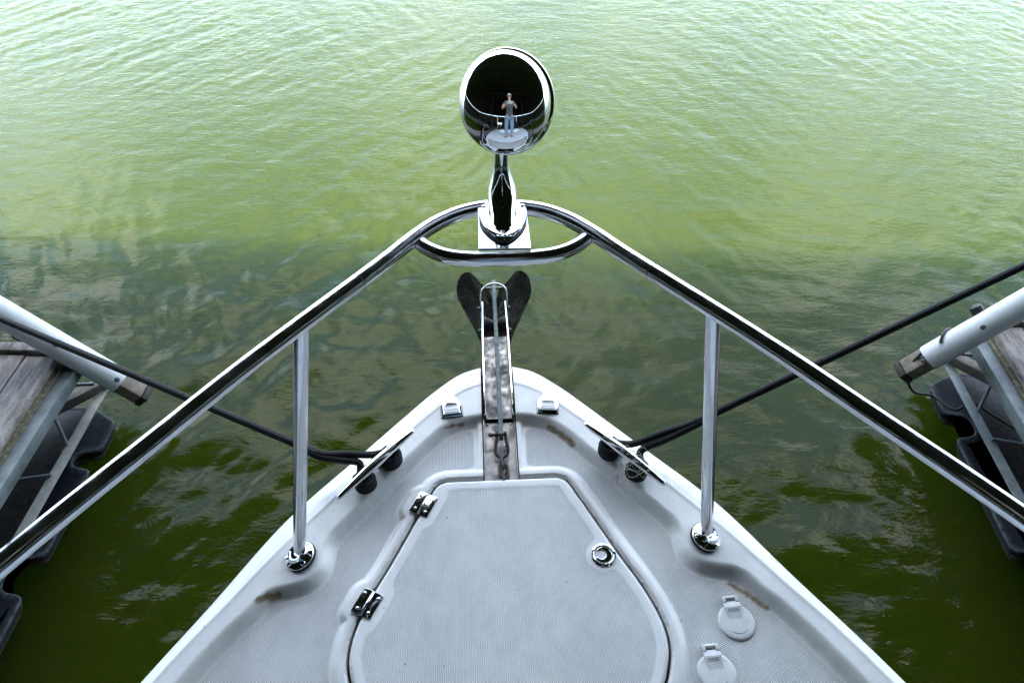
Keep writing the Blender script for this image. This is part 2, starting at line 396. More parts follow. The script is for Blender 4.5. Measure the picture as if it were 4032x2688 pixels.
def sdf(poly, X, Y):
    P = np.array(poly, float); Q = np.roll(P, -1, 0); sh = X.shape; x = X.ravel(); y = Y.ravel()
    d = np.full(x.shape, 1e9); ins = np.zeros(x.shape, bool)
    for (ax, ay), (bx, by) in zip(P, Q):
        ex, ey = bx - ax, by - ay; L = ex * ex + ey * ey
        if L < 1e-14: continue
        wx, wy = x - ax, y - ay; t = np.clip((wx * ex + wy * ey) / L, 0, 1)
        d = np.minimum(d, (wx - ex * t) ** 2 + (wy - ey * t) ** 2)
        c = ((ay <= y) & (by > y)) | ((by <= y) & (ay > y))
        if ey != 0: ins ^= c & (x < ax + (y - ay) * ex / ey)
    d = np.sqrt(d); d[ins] *= -1; return d.reshape(sh)
def pdist(line, X, Y):
    P = np.array(line, float); d = np.full(X.shape, 1e9)
    for (ax, ay), (bx, by) in zip(P[:-1], P[1:]):
        ex, ey = bx - ax, by - ay; t = np.clip(((X - ax) * ex + (Y - ay) * ey) / (ex * ex + ey * ey), 0, 1)
        d = np.minimum(d, np.hypot(X - ax - ex * t, Y - ay - ey * t))
    return d
def field_mesh(name, X, Y, Rf, zfun, step, skirt):
    """height-field sheet over the region Rf<0; rim vertices are snapped on the outline and dropped as a skirt"""
    gy, gx = np.gradient(Rf, step); g2 = np.maximum(gx * gx + gy * gy, 1e-3)
    snap = np.abs(Rf) < 0.62 * step
    X = np.where(snap, X - Rf * gx / g2, X); Y = np.where(snap, Y - Rf * gy / g2, Y)
    ok = (Rf < 0) | snap
    H, W = X.shape; idx = np.arange(H * W).reshape(H, W)
    q = ok[:-1, :-1] & ok[:-1, 1:] & ok[1:, 1:] & ok[1:, :-1]
    Fq = np.stack([idx[:-1, :-1][q], idx[:-1, 1:][q], idx[1:, 1:][q], idx[1:, :-1][q]], 1)
    used = np.unique(Fq); remap = -np.ones(H * W, int); remap[used] = np.arange(len(used)); Fq = remap[Fq]
    x = X.ravel()[used]; y = Y.ravel()[used]; z, at = zfun(x, y)
    E = np.concatenate([Fq[:, [0, 1]], Fq[:, [1, 2]], Fq[:, [2, 3]], Fq[:, [3, 0]]]); key = np.sort(E, 1)
    u, inv, cnt = np.unique(key, axis=0, return_inverse=True, return_counts=True); be = E[cnt[inv.ravel()] == 1]
    bv = np.unique(be); n0 = len(x); m = -np.ones(n0, int); m[bv] = np.arange(len(bv))
    V = np.concatenate([np.stack([x, y, z], 1), np.stack([x[bv], y[bv], z[bv]], 1), np.stack([x[bv], y[bv], z[bv] - skirt], 1)])
    nb = len(bv); sk = np.stack([n0 + m[be[:, 1]], n0 + m[be[:, 0]], n0 + nb + m[be[:, 0]], n0 + nb + m[be[:, 1]]], 1)
    F = np.concatenate([Fq, sk])
    me = bpy.data.meshes.new(name); me.vertices.add(len(V)); me.vertices.foreach_set('co', V.ravel())
    me.loops.add(F.size); me.loops.foreach_set('vertex_index', F.ravel().astype(np.int32))
    me.polygons.add(len(F)); me.polygons.foreach_set('loop_start', np.arange(0, F.size, 4, dtype=np.int32))
    me.update(calc_edges=True); me.validate(); me.polygons.foreach_set('use_smooth', np.ones(len(me.polygons), bool))
    for k, a in at.items():
        at_ = me.attributes.new(k, 'FLOAT', 'POINT'); full = np.zeros(len(V)); full[:n0] = a; full[n0:n0 + nb] = a[bv]; at_.data.foreach_set('value', full.astype(np.float32))
    return me
def screw(parent, M, r=0.0045):
    V, F = lathe([(r, 0), (r, r * .25), (r * .8, r * .5), (r * .45, r * .62), (r * .3, r * .62), (r * .22, r * .3)], 16)
    return MB().add(xf(M, V), F).build('screw', 'chrome', parent)

# ------------------------------------------------------------------ water: one sheet to the horizon, real ripples where it is seen
def water():
    def axis(lo, hi, step, far):
        a = np.arange(lo, hi + step / 2, step); g = step * 1.35 ** np.arange(1, 60); c = np.cumsum(g); c = c[c < far]
        return np.concatenate([lo - c[::-1], a, hi + c])
    xs = axis(-6.2, 6.0, 0.021, 3000); ys = axis(0.3, 9.2, 0.021, 3000)
    X, Y = np.meshgrid(xs, ys); Z = np.zeros_like(X)
    near = smooth(14, 9, np.hypot(X * 0.8, Y - 3))
    sub = near > 0.001; x, y, w = X[sub], Y[sub], near[sub]
    grp1 = 0.55 + 0.45 * np.sin(x * 1.1 + y * 0.7 + 1.3 * np.sin(0.8 * y - .5 * x)); grp2 = 0.55 + 0.45 * np.sin(1.4 * y - 0.9 * x + 1.1 * np.sin(x * .9 + .4 * y) + 2)
    calm = 1.12 - 0.34 * smooth(1.5, 5.0, y + 0.2 * x); far = 0.68 + 0.32 * smooth(2.6, 6.2, y + 0.15 * np.abs(x))
    z = np.zeros_like(x); N = 200
    for i in range(N):
        lam = 0.062 * (0.58 / 0.062) ** (rng.random() ** 1.25)
        which = i % 3
        if which == 0: cr_az, g = R(90 - 37 + rng.normal(0, 11)), grp1      # crest direction, left-hand set
        elif which == 1: cr_az, g = R(90 + 31 + rng.normal(0, 12)), grp2    # right-hand set
        else: cr_az, g = R(rng.normal(0, 26)), 0.8
        kx, ky = -math.sin(cr_az), math.cos(cr_az); k = 2 * math.pi / lam
        slope = 0.0155 * (0.9 if which < 2 else 0.75) * (far if lam < .13 else (1.0 if lam < .21 else 1.0 - .5 * smooth(3.0, 5.5, y)))
        ph = k * (kx * x + ky * y) + rng.random() * 6.283 + 0.9 * np.sin(1.7 * (x * ky - y * kx) + i)
        z += slope / k * np.sin(ph) * g
    Z[sub] = z * w * calm
    H, W = X.shape; idx = np.arange(H * W, dtype=np.int32).reshape(H, W)
    F = np.stack([idx[:-1, :-1], idx[:-1, 1:], idx[1:, 1:], idx[1:, :-1]], -1).reshape(-1, 4)
    me = bpy.data.meshes.new('water'); V = np.stack([X, Y, Z], -1).reshape(-1, 3)
    me.vertices.add(len(V)); me.vertices.foreach_set('co', V.ravel().astype(np.float32))
    me.loops.add(F.size); me.loops.foreach_set('vertex_index', F.ravel()); me.polygons.add(len(F))
    me.polygons.foreach_set('loop_start', np.arange(0, F.size, 4, dtype=np.int32)); me.update(calc_edges=True)
    me.polygons.foreach_set('use_smooth', np.ones(len(F), bool))
    o = mobj('water', me, 'water', kind='structure'); o.location = (0, 0, WATER_Z)
water()

# ------------------------------------------------------------------ covered-slip roof over the berth
def roof():
    t = empty('marina_roof', (0, 0, WATER_Z), YAW_DOCK, label='dark corrugated steel roof covering the boat slips, mirrored in the chrome', cat='roof')
    zr = 7.5; y1 = 5.8; y0 = -40; xw = 45
    xs = np.arange(-xw, xw + .01, 0.12); prof = 0.025 * np.sign(np.sin(xs * 2 * math.pi / 0.48)) * np.minimum(1, np.abs(np.sin(xs * 2 * math.pi / 0.48)) * 2)
    V = []; F = []; n = len(xs)
    for j, yy in enumerate((y0, -18, y1)):
        zz = zr + 0.13 + 0.0 * j
        V += [(x, yy, zz + p) for x, p in zip(xs, prof)]
    V += [(x, yy, z + 0.01) for (x, yy, z) in V[:]]
    for j in range(2):
        for i in range(n - 1): F.append((j * n + i, j * n + i + 1, (j + 1) * n + i + 1, (j + 1) * n + i))
    o = 3 * n
    F += [tuple(a + o for a in f[::-1]) for f in F[:]]
    MB().add(V, F).build('roof_sheet', 'roof', t, smooth=False)
    MB().add(*box((0, y1 - .03, zr + .02), (2 * xw, .06, .22), .005)).build('eave_beam', 'roof_steel', t)
    for wx, wy, lx, ly, zb in ((0, y0 + .1, 22, .1, .5), (-28, y0 + .1, 33.8, .1, -.4), (28, y0 + .1, 33.8, .1, -.4), (-xw + .1, (y0 + y1) / 2, .1, y1 - y0 - .3, -.4), (xw - .1, (y0 + y1) / 2, .1, y1 - y0 - .3, -.4)):
        MB().add(*box((wx, wy, (zr - .15 + zb) / 2), (lx, ly, zr - .15 - zb), .01)).build('added_wall', 'roof', t)  # unseen walls, added to darken the surroundings mirrored in the searchlight
    for k in range(29):
        yy = y1 - 1.2 - 1.5 * k
        MB().add(*box((0, yy, zr + .02), (2 * xw, .05, .16), .004)).build('purlin', 'roof_steel', t)
    for x in [3.1 * k for k in range(-13, 14) if k]:
        MB().add(*box((x, (y0 + y1) / 2, zr - .12), (.08, y1 - y0 - .1, .10), .005)).build('rafter', 'roof_steel', t)
        for yy in ((2.0, -5.5, -13, -24, -36) if abs(x) < 20 else (2.0, -13)):
            MB().add(*box((x, yy, (zr - .17 - 1.2) / 2), (.10, .10, zr - .17 + 1.2), .006)).build('post', 'roof_steel', t)
roof()

# ------------------------------------------------------------------ the boat
def sym(half): # half outline from the bow (x>=0) down to the stern -> closed, counter-clockwise
    h = [p for p in half]; left = [(-x, y) for x, y in h if x > 1e-9]
    return left + h[::-1] if h[0][0] > 1e-9 else [h[0]] + left + h[1:][::-1]
GUN = [(0, 1.135), (.032, 1.128), (.085, 1.108), (.146, 1.056), (.198, 1.0), (.308, .876), (.425, .742), (.53, .578), (.638, .412), (.74, .23), (.84, .02), (.95, -.3), (1.05, -.75), (1.12, -1.3), (1.15, -1.9)]
CRE = [(0, 1.060), (.039, 1.055), (.085, 1.034), (.137, .988), (.198, .924), (.265, .853), (.345, .757), (.427, .657), (.491, .568), (.563, .470), (.66, .31), (.77, .10), (.86, -.15)]
PTO = [(0, .972), (.05, .970), (.098, .958), (.126, .942), (.151, .917), (.196, .864), (.231, .823), (.279, .763), (.311, .725), (.333, .696), (.341, .674), (.343, .651), (.346, .630), (.359, .613), (.386, .603), (.418, .596), (.437, .584), (.459, .556), (.492, .520), (.551, .435), (.65, .27), (.76, .06), (.84, -.15)]
HAT = [(0, .809), (.06, .809), (.1, .809), (.117, .807), (.129, .801), (.138, .79), (.149, .767), (.165, .735), (.212, .636), (.245, .571), (.263, .525), (.271, .492), (.272, .46), (.265, .43), (.25, .396), (.225, .367), (.19, .347), (.1, .336), (0, .333)]
gun = sym([tuple(p) for p in catmull(GUN, 6)]); cre = sym([tuple(p) for p in catmull(CRE, 6)]); pto = sym([tuple(p) for p in catmull(PTO, 5)]); hat = sym([tuple(p) for p in catmull(HAT, 5)])
HINGES = [((-.2475, .559), 26.5), ((-.1555, .7545), 26.0)]      # centre, angle of the pin from the boat's axis
def pads(X, Y, w, h, r):
    d = np.full(X.shape, 9.0)
    for (cx, cy), a in HINGES:
        a = R(-a); c, s = math.cos(a), math.sin(a); u = (X - cx) * c + (Y - cy) * s; v = -(X - cx) * s + (Y - cy) * c
        qx = np.abs(u) - w + r; qy = np.abs(v) - h + r
        d = np.minimum(d, np.hypot(np.maximum(qx, 0), np.maximum(qy, 0)) + np.minimum(np.maximum(qx, qy), 0) - r)
    return d
LATCH = (.182, .630)
def hatch_gap(x, y): return sdf(hat, x, y)
def deck_z(x, y):
    dg = -sdf(gun, x, y); dc = -sdf(cre, x, y); dp = -sdf(pto, x, y); dh = hatch_gap(x, y)
    z = np.full(x.shape, .008)
    f = np.clip(dg / np.maximum(dg - dc, 1e-4), 0, 1)
    cham = -.013 + .021 * np.sin(f * math.pi / 2 * .96)
    z = np.where(dc < 0, cham, z)
    z = z - .0016 * np.exp(-((dg - .0095) / .0018) ** 2)                     # moulded line inside the lip
    lip = np.clip(dg / .008, 0, 1); z = np.where(dg < .008, z - .010 * (1 - np.sqrt(np.clip(1 - (1 - lip) ** 2, 0, 1))), z)
    z = z + .0012 * np.exp(-(dc / .003) ** 2)
    s = smooth(0, .027, dp); z = z - .0185 * s
    ax = np.abs(x) - .037
    pd = np.minimum(dh, pads(x, y, .016, .021, .006))
    c1 = 1 - smooth(.017, .030, pd); c2 = (1 - smooth(.007, .016, ax)) * (y > .78)
    lift = np.maximum(c1, c2 * .75) * s
    z = z + (-.0015 - z) * lift * (z < -.0015)
    z = z - .004 * (1 - np.sqrt(np.clip(1 - (1 - np.clip((dh - .0025) / .004, 0, 1)) ** 2, 0, 1)))
    rr = .016; ds = [np.clip(dp - .026, -1, 1), np.clip(np.minimum(pd, 9) - .031, -1, 1), np.clip(ax - .017, -1, 1)]
    q = sum(np.maximum(rr - d, 0) ** 2 for d in ds); rd = rr - np.sqrt(q)
    ns = smooth(0, .0025, rd)
    st = np.zeros_like(x)
    for line, wd in (([(.108, .935), (.125, .921), (.140, .905), (.155, .886)], .0045), ([(.405, .568), (.425, .552), (.445, .533), (.458, .520)], .0042), ([(-.440, .573), (-.425, .580), (-.408, .5835)], .005),
                     ([(-.075, .951), (-.10, .945), (-.115, .938)], .002)):
        d = pdist(line, x, y); wob = .0016 * np.sin(x * 310 + 2 * np.sin(y * 170)) * np.sin(y * 260); st = np.maximum(st, smooth(wd * 1.5, wd * .5, d + wob))
    gr = np.exp(-((dp - .018) / .012) ** 2) * .8 + np.exp(-((dh - .006) / .007) ** 2) * .8 + np.exp(-(ax / .006) ** 2) * (y > .78) * .9
    for fx, fy, fr in ((.378, .651, .030), (-.378, .651, .030), (.3985, .4975, .034), (.3425, .4155, .034), (.106, .988, .026), (-.106, .988, .026)):
        gr = gr + .9 * np.exp(-((np.hypot(x - fx, y - fy) - fr) / .005) ** 2)
    return z, dict(nonskid=ns, stain=st, grime=np.clip(gr, 0, 1))
def hatch_z(x, y):
    d = -hatch_gap(x, y) - .0025
    z = .0005 - .006 * (1 - np.sqrt(np.clip(1 - (1 - np.clip(d / .006, 0, 1)) ** 2, 0, 1)))
    pd = pads(x, y, .030, .040, .008); ld = np.hypot(x - LATCH[0], y - LATCH[1]) - .031
    dd = [d - .020, pd - .004, ld]; rr = .012
    q = sum(np.maximum(rr - e, 0) ** 2 for e in dd); ns = smooth(0, .0025, rr - np.sqrt(q))
    z = z - .0012 * ns
    gr = np.exp(-(d / .004) ** 2) * .7
    return z, dict(nonskid=ns, stain=np.zeros_like(x), grime=gr)

BO = Matrix.Rotation(YAW_BOAT, 4, 'Z') @ Matrix.Translation((.02, 0, 0))      # boat frame -> world
boat = empty('motorboat', BO.translation, YAW_BOAT, label='white motorboat bow with steel rail, deck hatch and chrome searchlight', cat='boat')
st_ = .003
gx_, gy_ = np.meshgrid(np.arange(-.79, .7901, st_), np.arange(.20, 1.1501, st_))
R_gun = sdf(gun, gx_, gy_); R_h = hatch_gap(gx_, gy_); R_ch = np.maximum(np.abs(gx_) - .037, .80 - gy_)
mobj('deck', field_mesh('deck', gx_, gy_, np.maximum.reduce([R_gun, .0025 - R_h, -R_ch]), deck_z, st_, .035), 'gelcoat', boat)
hx_, hy_ = np.meshgrid(np.arange(-.29, .2901, st_), np.arange(.32, .8201, st_))
hatch = mobj('hatch', field_mesh('hatch', hx_, hy_, hatch_gap(hx_, hy_) + .0025, hatch_z, st_, .022), 'gelcoat', boat)
MB().add(*prism(inset(hat, -.012), -.06, -.034)).build('locker_rim', 'gap', boat, smooth=False)   # dark gutter below the gap
# deck aft of the part in view, hull, cabin front
ga = [p for p in catmull(GUN, 6) if p[1] < .215]
V = []; F = []
for x, y in ga: V += [(-x, y, -.014), (-x + .05, y, .008), (x - .05, y, .008), (x, y, -.014)]
for i in range(len(ga) - 1): F += [(4 * i + k, 4 * i + 4 + k, 4 * i + 5 + k, 4 * i + 1 + k) for k in range(3)]
MB().add(V, F).build('side_deck', 'hull', boat)
full = catmull(GUN, 6); rings = []
for z, s, rk in ((-.02, 1.0, 0), (-.05, .985, .012), (-.10, .965, .03), (-.5, .87, .16), (-1.0, .78, .34), (-1.45, .70, .52), (-1.9, .45, .8)):
    rg = []
    for x, y in list(full[::-1]) + [(-a, b) for a, b in full[1:]]:
        f = max(0, (y + 1.9) / 3.0); rg.append((x * s, y - rk * f - .002, z))
    rings.append(rg)
n = len(rings[0]); V = [v for r in rings for v in r]
F = [(i * n + k, i * n + k + 1, (i + 1) * n + k + 1, (i + 1) * n + k)[::-1] for i in range(len(rings) - 1) for k in range(n - 1)]
MB().add(V, F).build('hull', 'hull', boat)
MB().add(*layers([[(x * .82, y - 1.75, -.01) for x, y in rrect(1.9, 1.2, .3, 6)], [(x * .76, y * .9 - 1.78, .10) for x, y in rrect(1.8, 1.1, .3, 6)], [(x * .70, y * .8 - 1.82, .15) for x, y in rrect(1.7, 1.0, .3, 6)]])).build('cabin_front', 'hull', boat)
MB().add(*beam((-.62, -1.72, .42), (.62, -1.72, .42), .02, .62, .006, up=(0, -.6, .8))).build('windshield', 'tint', boat)
# hinges
for (cx, cy), a in HINGES:
    M = Matrix.Translation((cx, cy, .0006)) @ Matrix.Rotation(R(-a), 4, 'Z')
    hg = mobj('hinge', mesh('hinge', *((lambda t: (xf(M, t[0]), t[1]))(tube([(0, -.0235, .0016), (0, .0235, .0016)], .0026, 12)))), 'chrome', boat)
    for s in (-1, 1):
        lf = MB().add(xf(M, prism([(p[0] + s * .0105, p[1]) for p in rrect(.0185, .047, .0012, 2)], 0, .0022, .0005)[0]), prism([(0, 0)] * 12, 0, 1, 1)[1]).build('leaf', 'plate', hg, sharp=15)
        for v in (-1, 1): screw(hg, M @ Matrix.Translation((s * .0125 + v * .0015 * s, v * .0145, .0021)), .0030)
    for v in (-.0078, .0078):
        MB().add(*((lambda t: (xf(M, t[0]), t[1]))(tube([(0, v - .0004, .0016), (0, v + .0004, .0016)], .0029, 12)))).build('knuckle_joint', 'gap', hg)
# flush latch in the hatch
M = Matrix.Translation((*LATCH, .0008))
lat = MB().add(xf(M, lathe([(.0232, -.002), (.0234, .0010), (.0222, .0026), (.0195, .0032), (.0180, .0022), (.0176, -.004)], 40)[0]), lathe([(1, 0)] * 6, 40)[1][:-2]).build('latch_ring', 'mirror', hatch)
MB().add(xf(M, lathe([(.0178, -.0040), (.0150, -.0075), (.008, -.0095), (.001, -.010)][::-1], 32)[0]), [f[::-1] for f in lathe([(1, 0)] * 4, 32)[1][:-2]]).build('latch_cup', 'gap', hatch)
hp = []
for k in range(40):
    a = 2 * math.pi * k / 40; r = .0158
    bx, by = r * math.cos(a), r * math.sin(a); hp.append((bx, by))
# handle: C-shaped plate with a finger hole on its left and an ear on its right
outer = [(.0158 * math.cos(a), .0158 * math.sin(a)) for a in np.linspace(R(-150), R(150), 26)]
inner = [(-.0035 + .0088 * math.cos(a), .0005 + .0098 * math.sin(a)) for a in np.linspace(R(140), R(-140), 22)]
Mh = M @ Matrix.Rotation(R(-12), 4, 'Z')
t = prism([tuple(p) for p in outer + inner], -.001, .0016, .0007, 2); MB().add(xf(Mh, t[0]), t[1]).build('latch_handle', 'mirror', hatch, sharp=15)

# anchor chute in the deck, bow roller ahead of it
def tray(name, y0, y1, w, zf, wall, x0=0.0, th=.002):
    b = MB(); b.add(*box((x0, (y0 + y1) / 2, zf), (2 * w, y1 - y0, th * 2), .0006))
    for s in (-1, 1): b.add(*box((x0 + s * (w - .001), (y0 + y1) / 2, zf + wall / 2), (th, y1 - y0, wall), .0005))
    return b.build(name, 'tray', boat, sharp=15)
cp = tray('chute_plate', .806, .966, .0345, -.020, .014)
for s in (-1, 1): screw(cp, Matrix.Translation((s * .0255, .958, -.0178)), .0026)
MB().add(*box((0, .98, -.046), (.074, .36, .02), 0)).build('chute_bed', 'gap', boat, smooth=False)
br = tray('bow_roller', .968, 1.222, .0300, -.013, .022, .001)
for s in (-1, 1):
    cl = [(.968, .004), (.99, .011), (1.20, .014), (1.30, .016), (1.325, .012), (1.335, .0), (1.33, -.03), (1.30, -.055), (1.25, -.06), (1.21, -.04), (1.15, -.03), (.968, -.03)]
    V = [(.001 + s * (.0295 - (.002 if y > 1.2 else 0)), y, z) for y, z in cl] + [(.001 + s * (.0320 - (.002 if y > 1.2 else 0)), y, z) for y, z in cl]; n = len(cl)
    F = [tuple(range(n)), tuple(range(2 * n - 1, n - 1, -1))] + [(k, n + k, n + (k + 1) % n, (k + 1) % n) for k in range(n)]
    bmm = MB().add(V, F).build('cheek', 'chrome', br, smooth=False)
    e = lathe([(.017, 0), (.017, .0025), (.015, .004)], 24)
    MB().add(xf(frame((.001 + s * .031, 1.300, -.022), (s, 0, 0)), e[0]), e[1]).build('ear_plate', 'galv', br)
    for yy, zz in ((1.318, -.004), (1.262, -.028)):
        e = lathe([(.006, 0), (.006, .005), (.004, .007), (.004, .011)], 6); MB().add(xf(frame((.001 + s * .031, yy, zz), (s, 0, 0)), e[0]), e[1]).build('bolt', 'galv', br, smooth=False)
e = lathe([(.030, -.0275), (.030, -.022), (.022, -.010), (.019, 0), (.022, .010), (.030, .022), (.030, .0275)], 28)
MB().add(xf(frame((.001, 1.272, -.030), (1, 0, 0)), e[0]), e[1]).build('roller', 'rubber', br)
MB().add(*tube(catmull([(-.0310, 1.322, -.004), (-.0318, 1.328, .025), (-.026, 1.333, .046), (-.012, 1.336, .057), (.003, 1.337, .060), (.018, 1.336, .057), (.031, 1.333, .046), (.0345, 1.328, .025), (.0335, 1.322, -.004)], 5), .0028, 10)).build('bail', 'chrome', br)

# bow rail, leaning very slightly to starboard as the boat heels
def lean(p): return (p[0] + .024 * p[2], p[1], p[2])
RZ = .53
half = [(.30, .02, .585), (.42, .19, .572)]
railh = [(.010, .9895), (.062, .978), (.105, .951), (.140, .914), (.183, .857), (.226, .803), (.293, .720), (.365, .628), (.434, .533), (.545, .380), (.66, .205), (.76, .03), (.86, -.2)]
def railz(y): return RZ - .012 * max(0, (.4 - y)) * 0
rp = [(-x, y, RZ) for x, y in railh[::-1]] + [(x, y, RZ) for x, y in railh[1:]]
rail = MB().add(*tube([lean(p) for p in catmull(rp, 8)], .0127, 28)).build('bow_rail', 'rail', boat)
xc = [(-.139, .917), (-.122, .896), (-.094, .876), (-.066, .867), (-.03, .864), (.03, .864), (.066, .867), (.094, .876), (.122, .896), (.139, .917)]
MB().add(*tube([lean((x, y, .522)) for x, y in catmull(xc, 6)], .0120, 24)).build('cross_tube', 'rail', rail)
for s in (-1, 1):
    p = np.array(lean((s * .2190, .812, RZ))); q = np.array(lean((s * .2315, .7965, RZ))); d = (q - p) / np.linalg.norm(q - p)
    MB().add(*tube([p, p + d * .0012], .01295, 28)).build('rail_joint', 'gap', rail)
    top = Vector(lean((s * .291, .722, RZ - .004))); base = Vector((s * .378, .651, .012))
    stn = MB().add(*tube([tuple(base), tuple(top)], .0112, 24)).build('stanchion', 'rail', boat)
    ax = (Vector((s * .28, 0, 1)).normalized()); Mf = frame((s * .378, .651, .0105), ax, (0, 1, 0))
    e = lathe([(.0300, -.005), (.0300, .0)], 36); MB().add(xf(Mf, e[0]), e[1]).build('gasket', 'rubber', stn)
    e = lathe([(.0285, 0), (.0290, .0015), (.0285, .0030), (.0265, .0045), (.0200, .0072), (.0168, .0105), (.0160, .0150), (.0152, .0162), (.0135, .0160), (.0120, .0120)], 40)
    MB().add(xf(Mf, e[0]), e[1]).build('flange', 'mirror', stn)
    for a in (95, 215, 335):
        x, y = .0228 * math.cos(R(a)), .0228 * math.sin(R(a)); screw(stn, Mf @ Matrix.Translation((x, y, .0055)) @ Matrix.Rotation(R(14), 4, (-y, x, 0)), .0038)
# cleats
def axis_M(p, q): return Vector(p), Vector(q)
for s in (-1, 1):
    p = Vector((s * .1765, .900, .050)); q = Vector((s * .3140, .744, .050)); c = (p + q) / 2; d = (q - p).normalized()
    pts = [tuple(c + d * u * .1045 + Vector((0, 0, -.004 * (abs(u) ** 2) + .004))) for u in np.linspace(-1, 1, 25)]
    us = np.concatenate([-1 + .06 * (1 - np.cos(np.linspace(0, math.pi / 2, 6))), np.linspace(-.90, .90, 21), 1 - .06 * (1 - np.cos(np.linspace(math.pi / 2, 0, 6)))])
    pts = [tuple(c + d * u * .1045 + Vector((0, 0, .004 - .004 * u * u))) for u in us]
    rr = [.0104 * (1 - .55 * abs(u) ** 1.6) * (1 if abs(u) < .94 else math.sqrt(max(.004, 1 - ((abs(u) - .94) / .06) ** 2))) for u in us]
    clt = MB().add(*tube(pts, rr, 20)).build('cleat', 'chrome', boat)
    for u in (-.036, .036):
        b = c + d * u; MB().add(*tube([(b.x, b.y, .006), (b.x, b.y, .012), (b.x, b.y, .030), (b.x, b.y, .050)], [.013, .0085, .0075, .0085], 16)).build('leg', 'chrome', clt)
# navigation light hoods beside the chute
def dshape(w, l, n=10):
    out = [(-w / 2, -l / 2), (w / 2, -l / 2)]
    for k in range(n + 1):
        a = math.pi * k / n; out.append((w / 2 * math.cos(a), l / 2 - w / 2 + w / 2 * math.sin(a)))
    return out
for s in (-1, 1):
    M = Matrix.Translation((s * .106 + .003, .988, .0085)) @ Matrix.Rotation(R(-s * 6), 4, 'Z')
    def ring(w, l, z, dy=0): return [(x, y + dy, z) for x, y in dshape(w, l)]
    t = layers([ring(.0455, .050, 0), ring(.0455, .050, .0022), ring(.0435, .048, .0036), ring(.0400, .0445, .0036)])
    nav = MB().add(xf(M, t[0]), t[1]).build('navigation_light', 'mirror', boat, sharp=24)
    t = layers([ring(.0365, .040, .003, .001), ring(.0345, .038, .0055, .0012), ring(.0320, .034, .012, .0018), ring(.0270, .0285, .0225, .003), ring(.0255, .027, .0245, .003), ring(.0225, .024, .0255, .003)])
    MB().add(xf(M, t[0]), t[1]).build('hood', 'mirror', nav, sharp=24)
    t = layers([ring(.0480, .0525, -.002), ring(.0480, .0525, .0004)]); MB().add(xf(M, t[0]), t[1]).build('gasket', 'rubber', nav)
# deck filler caps
for cx, cy in ((.3985, .4975), (.3425, .4155)):
    M = Matrix.Translation((cx, cy, -.0195)) @ Matrix.Rotation(R(3), 4, 'Z')
    e = lathe([(.0335, 0), (.0340, .0045), (.0330, .0060), (.0312, .0064)], 44); cap = MB().add(xf(M, e[0]), e[1]).build('filler_cap', 'white_plastic', boat)
    e = lathe([(.0322, .0068), (.0326, .0085), (.0318, .0108), (.0300, .0120), (.0270, .0126), (.015, .0130), (.002, .0131)], 44); MB().add(xf(M, e[0]), e[1]).build('lid', 'white_plastic', cap)
    e = lathe([(.0326, .0058), (.0326, .0070)], 44); MB().add(xf(M, e[0]), e[1]).build('lid_seam', 'print', cap)
    tp = [(-.0155, .0440), (-.0125, .0150), (-.011, .006), (.011, .006), (.0125, .0150), (.0155, .0440)]
    for pts_ in ([(-.0155, .046), (-.0155, .030), (.0155, .030), (.0155, .046)],):
        t = prism([tuple(p) for p in pts_], .001, .0085, .0008, 2); MB().add(xf(M, t[0]), t[1]).build('hinge_base', 'white_plastic', cap)
    V = [(-.0150, .0360, .0105), (-.0150, .0360, .0140), (.0150, .0360, .0140), (.0150, .0360, .0105), (-.0115, .003, .0128), (.0115, .003, .0128), (-.0150, .026, .0160), (.0150, .026, .0160)]
    F = [(0, 1, 2, 3)[::-1], (1, 6, 7, 2), (6, 4, 5, 7), (0, 4, 6, 1), (3, 2, 7, 5), (0, 3, 5, 4)]
    MB().add(xf(M, V), F).build('hinge_arm', 'white_plastic', cap, smooth=False)
    for sx_ in (-.0118, .0118): MB().add(*((lambda t: (xf(M, t[0]), t[1]))(box((sx_, .040, .0115), (.0064, .011, .0085), .0008)))).build('hinge_lug', 'white_plastic', cap)
    MB().add(*((lambda t: (xf(M, t[0]), t[1]))(tube([(-.0150, .0430, .0120), (.0150, .0430, .0120)], .0036, 14)))).build('hinge_pin', 'white_plastic', cap)
    mk = MB()
    for a, b in (((-.0092, .0222), (.0092, .0222)), ((-.0092, .0180), (.0092, .0180)), ((-.0092, .0180), (-.0092, .0222)), ((.0092, .0180), (.0092, .0222))):
        zz = lambda y: .0128 + (.0160 - .0128) * (y - .003) / .023 + .0001
        mk.add(*((lambda t: (xf(M, t[0]), t[1]))(beam((*a, zz(a[1])), (*b, zz(b[1])), .0006, .0004))))
    for k in range(7):
        x = -.0075 + .0025 * k; mk.add(*((lambda t: (xf(M, t[0]), t[1]))(beam((x, .0190, .0151), (x + .0004, .0213, .0155), .0007, .0004))))
    mk.build('moulded_mark', 'print', cap, smooth=False)
    mk = MB()
    for r_, a0, a1 in ((.0205, 232, 308),):
        aa = np.linspace(R(a0), R(a1), 12); mk.add(*((lambda t: (xf(M, t[0]), t[1]))(tube([(r_ * math.cos(a), r_ * math.sin(a), .0128) for a in aa], .0005, 6))))
    mk.build('moulded_arc', 'print', cap)

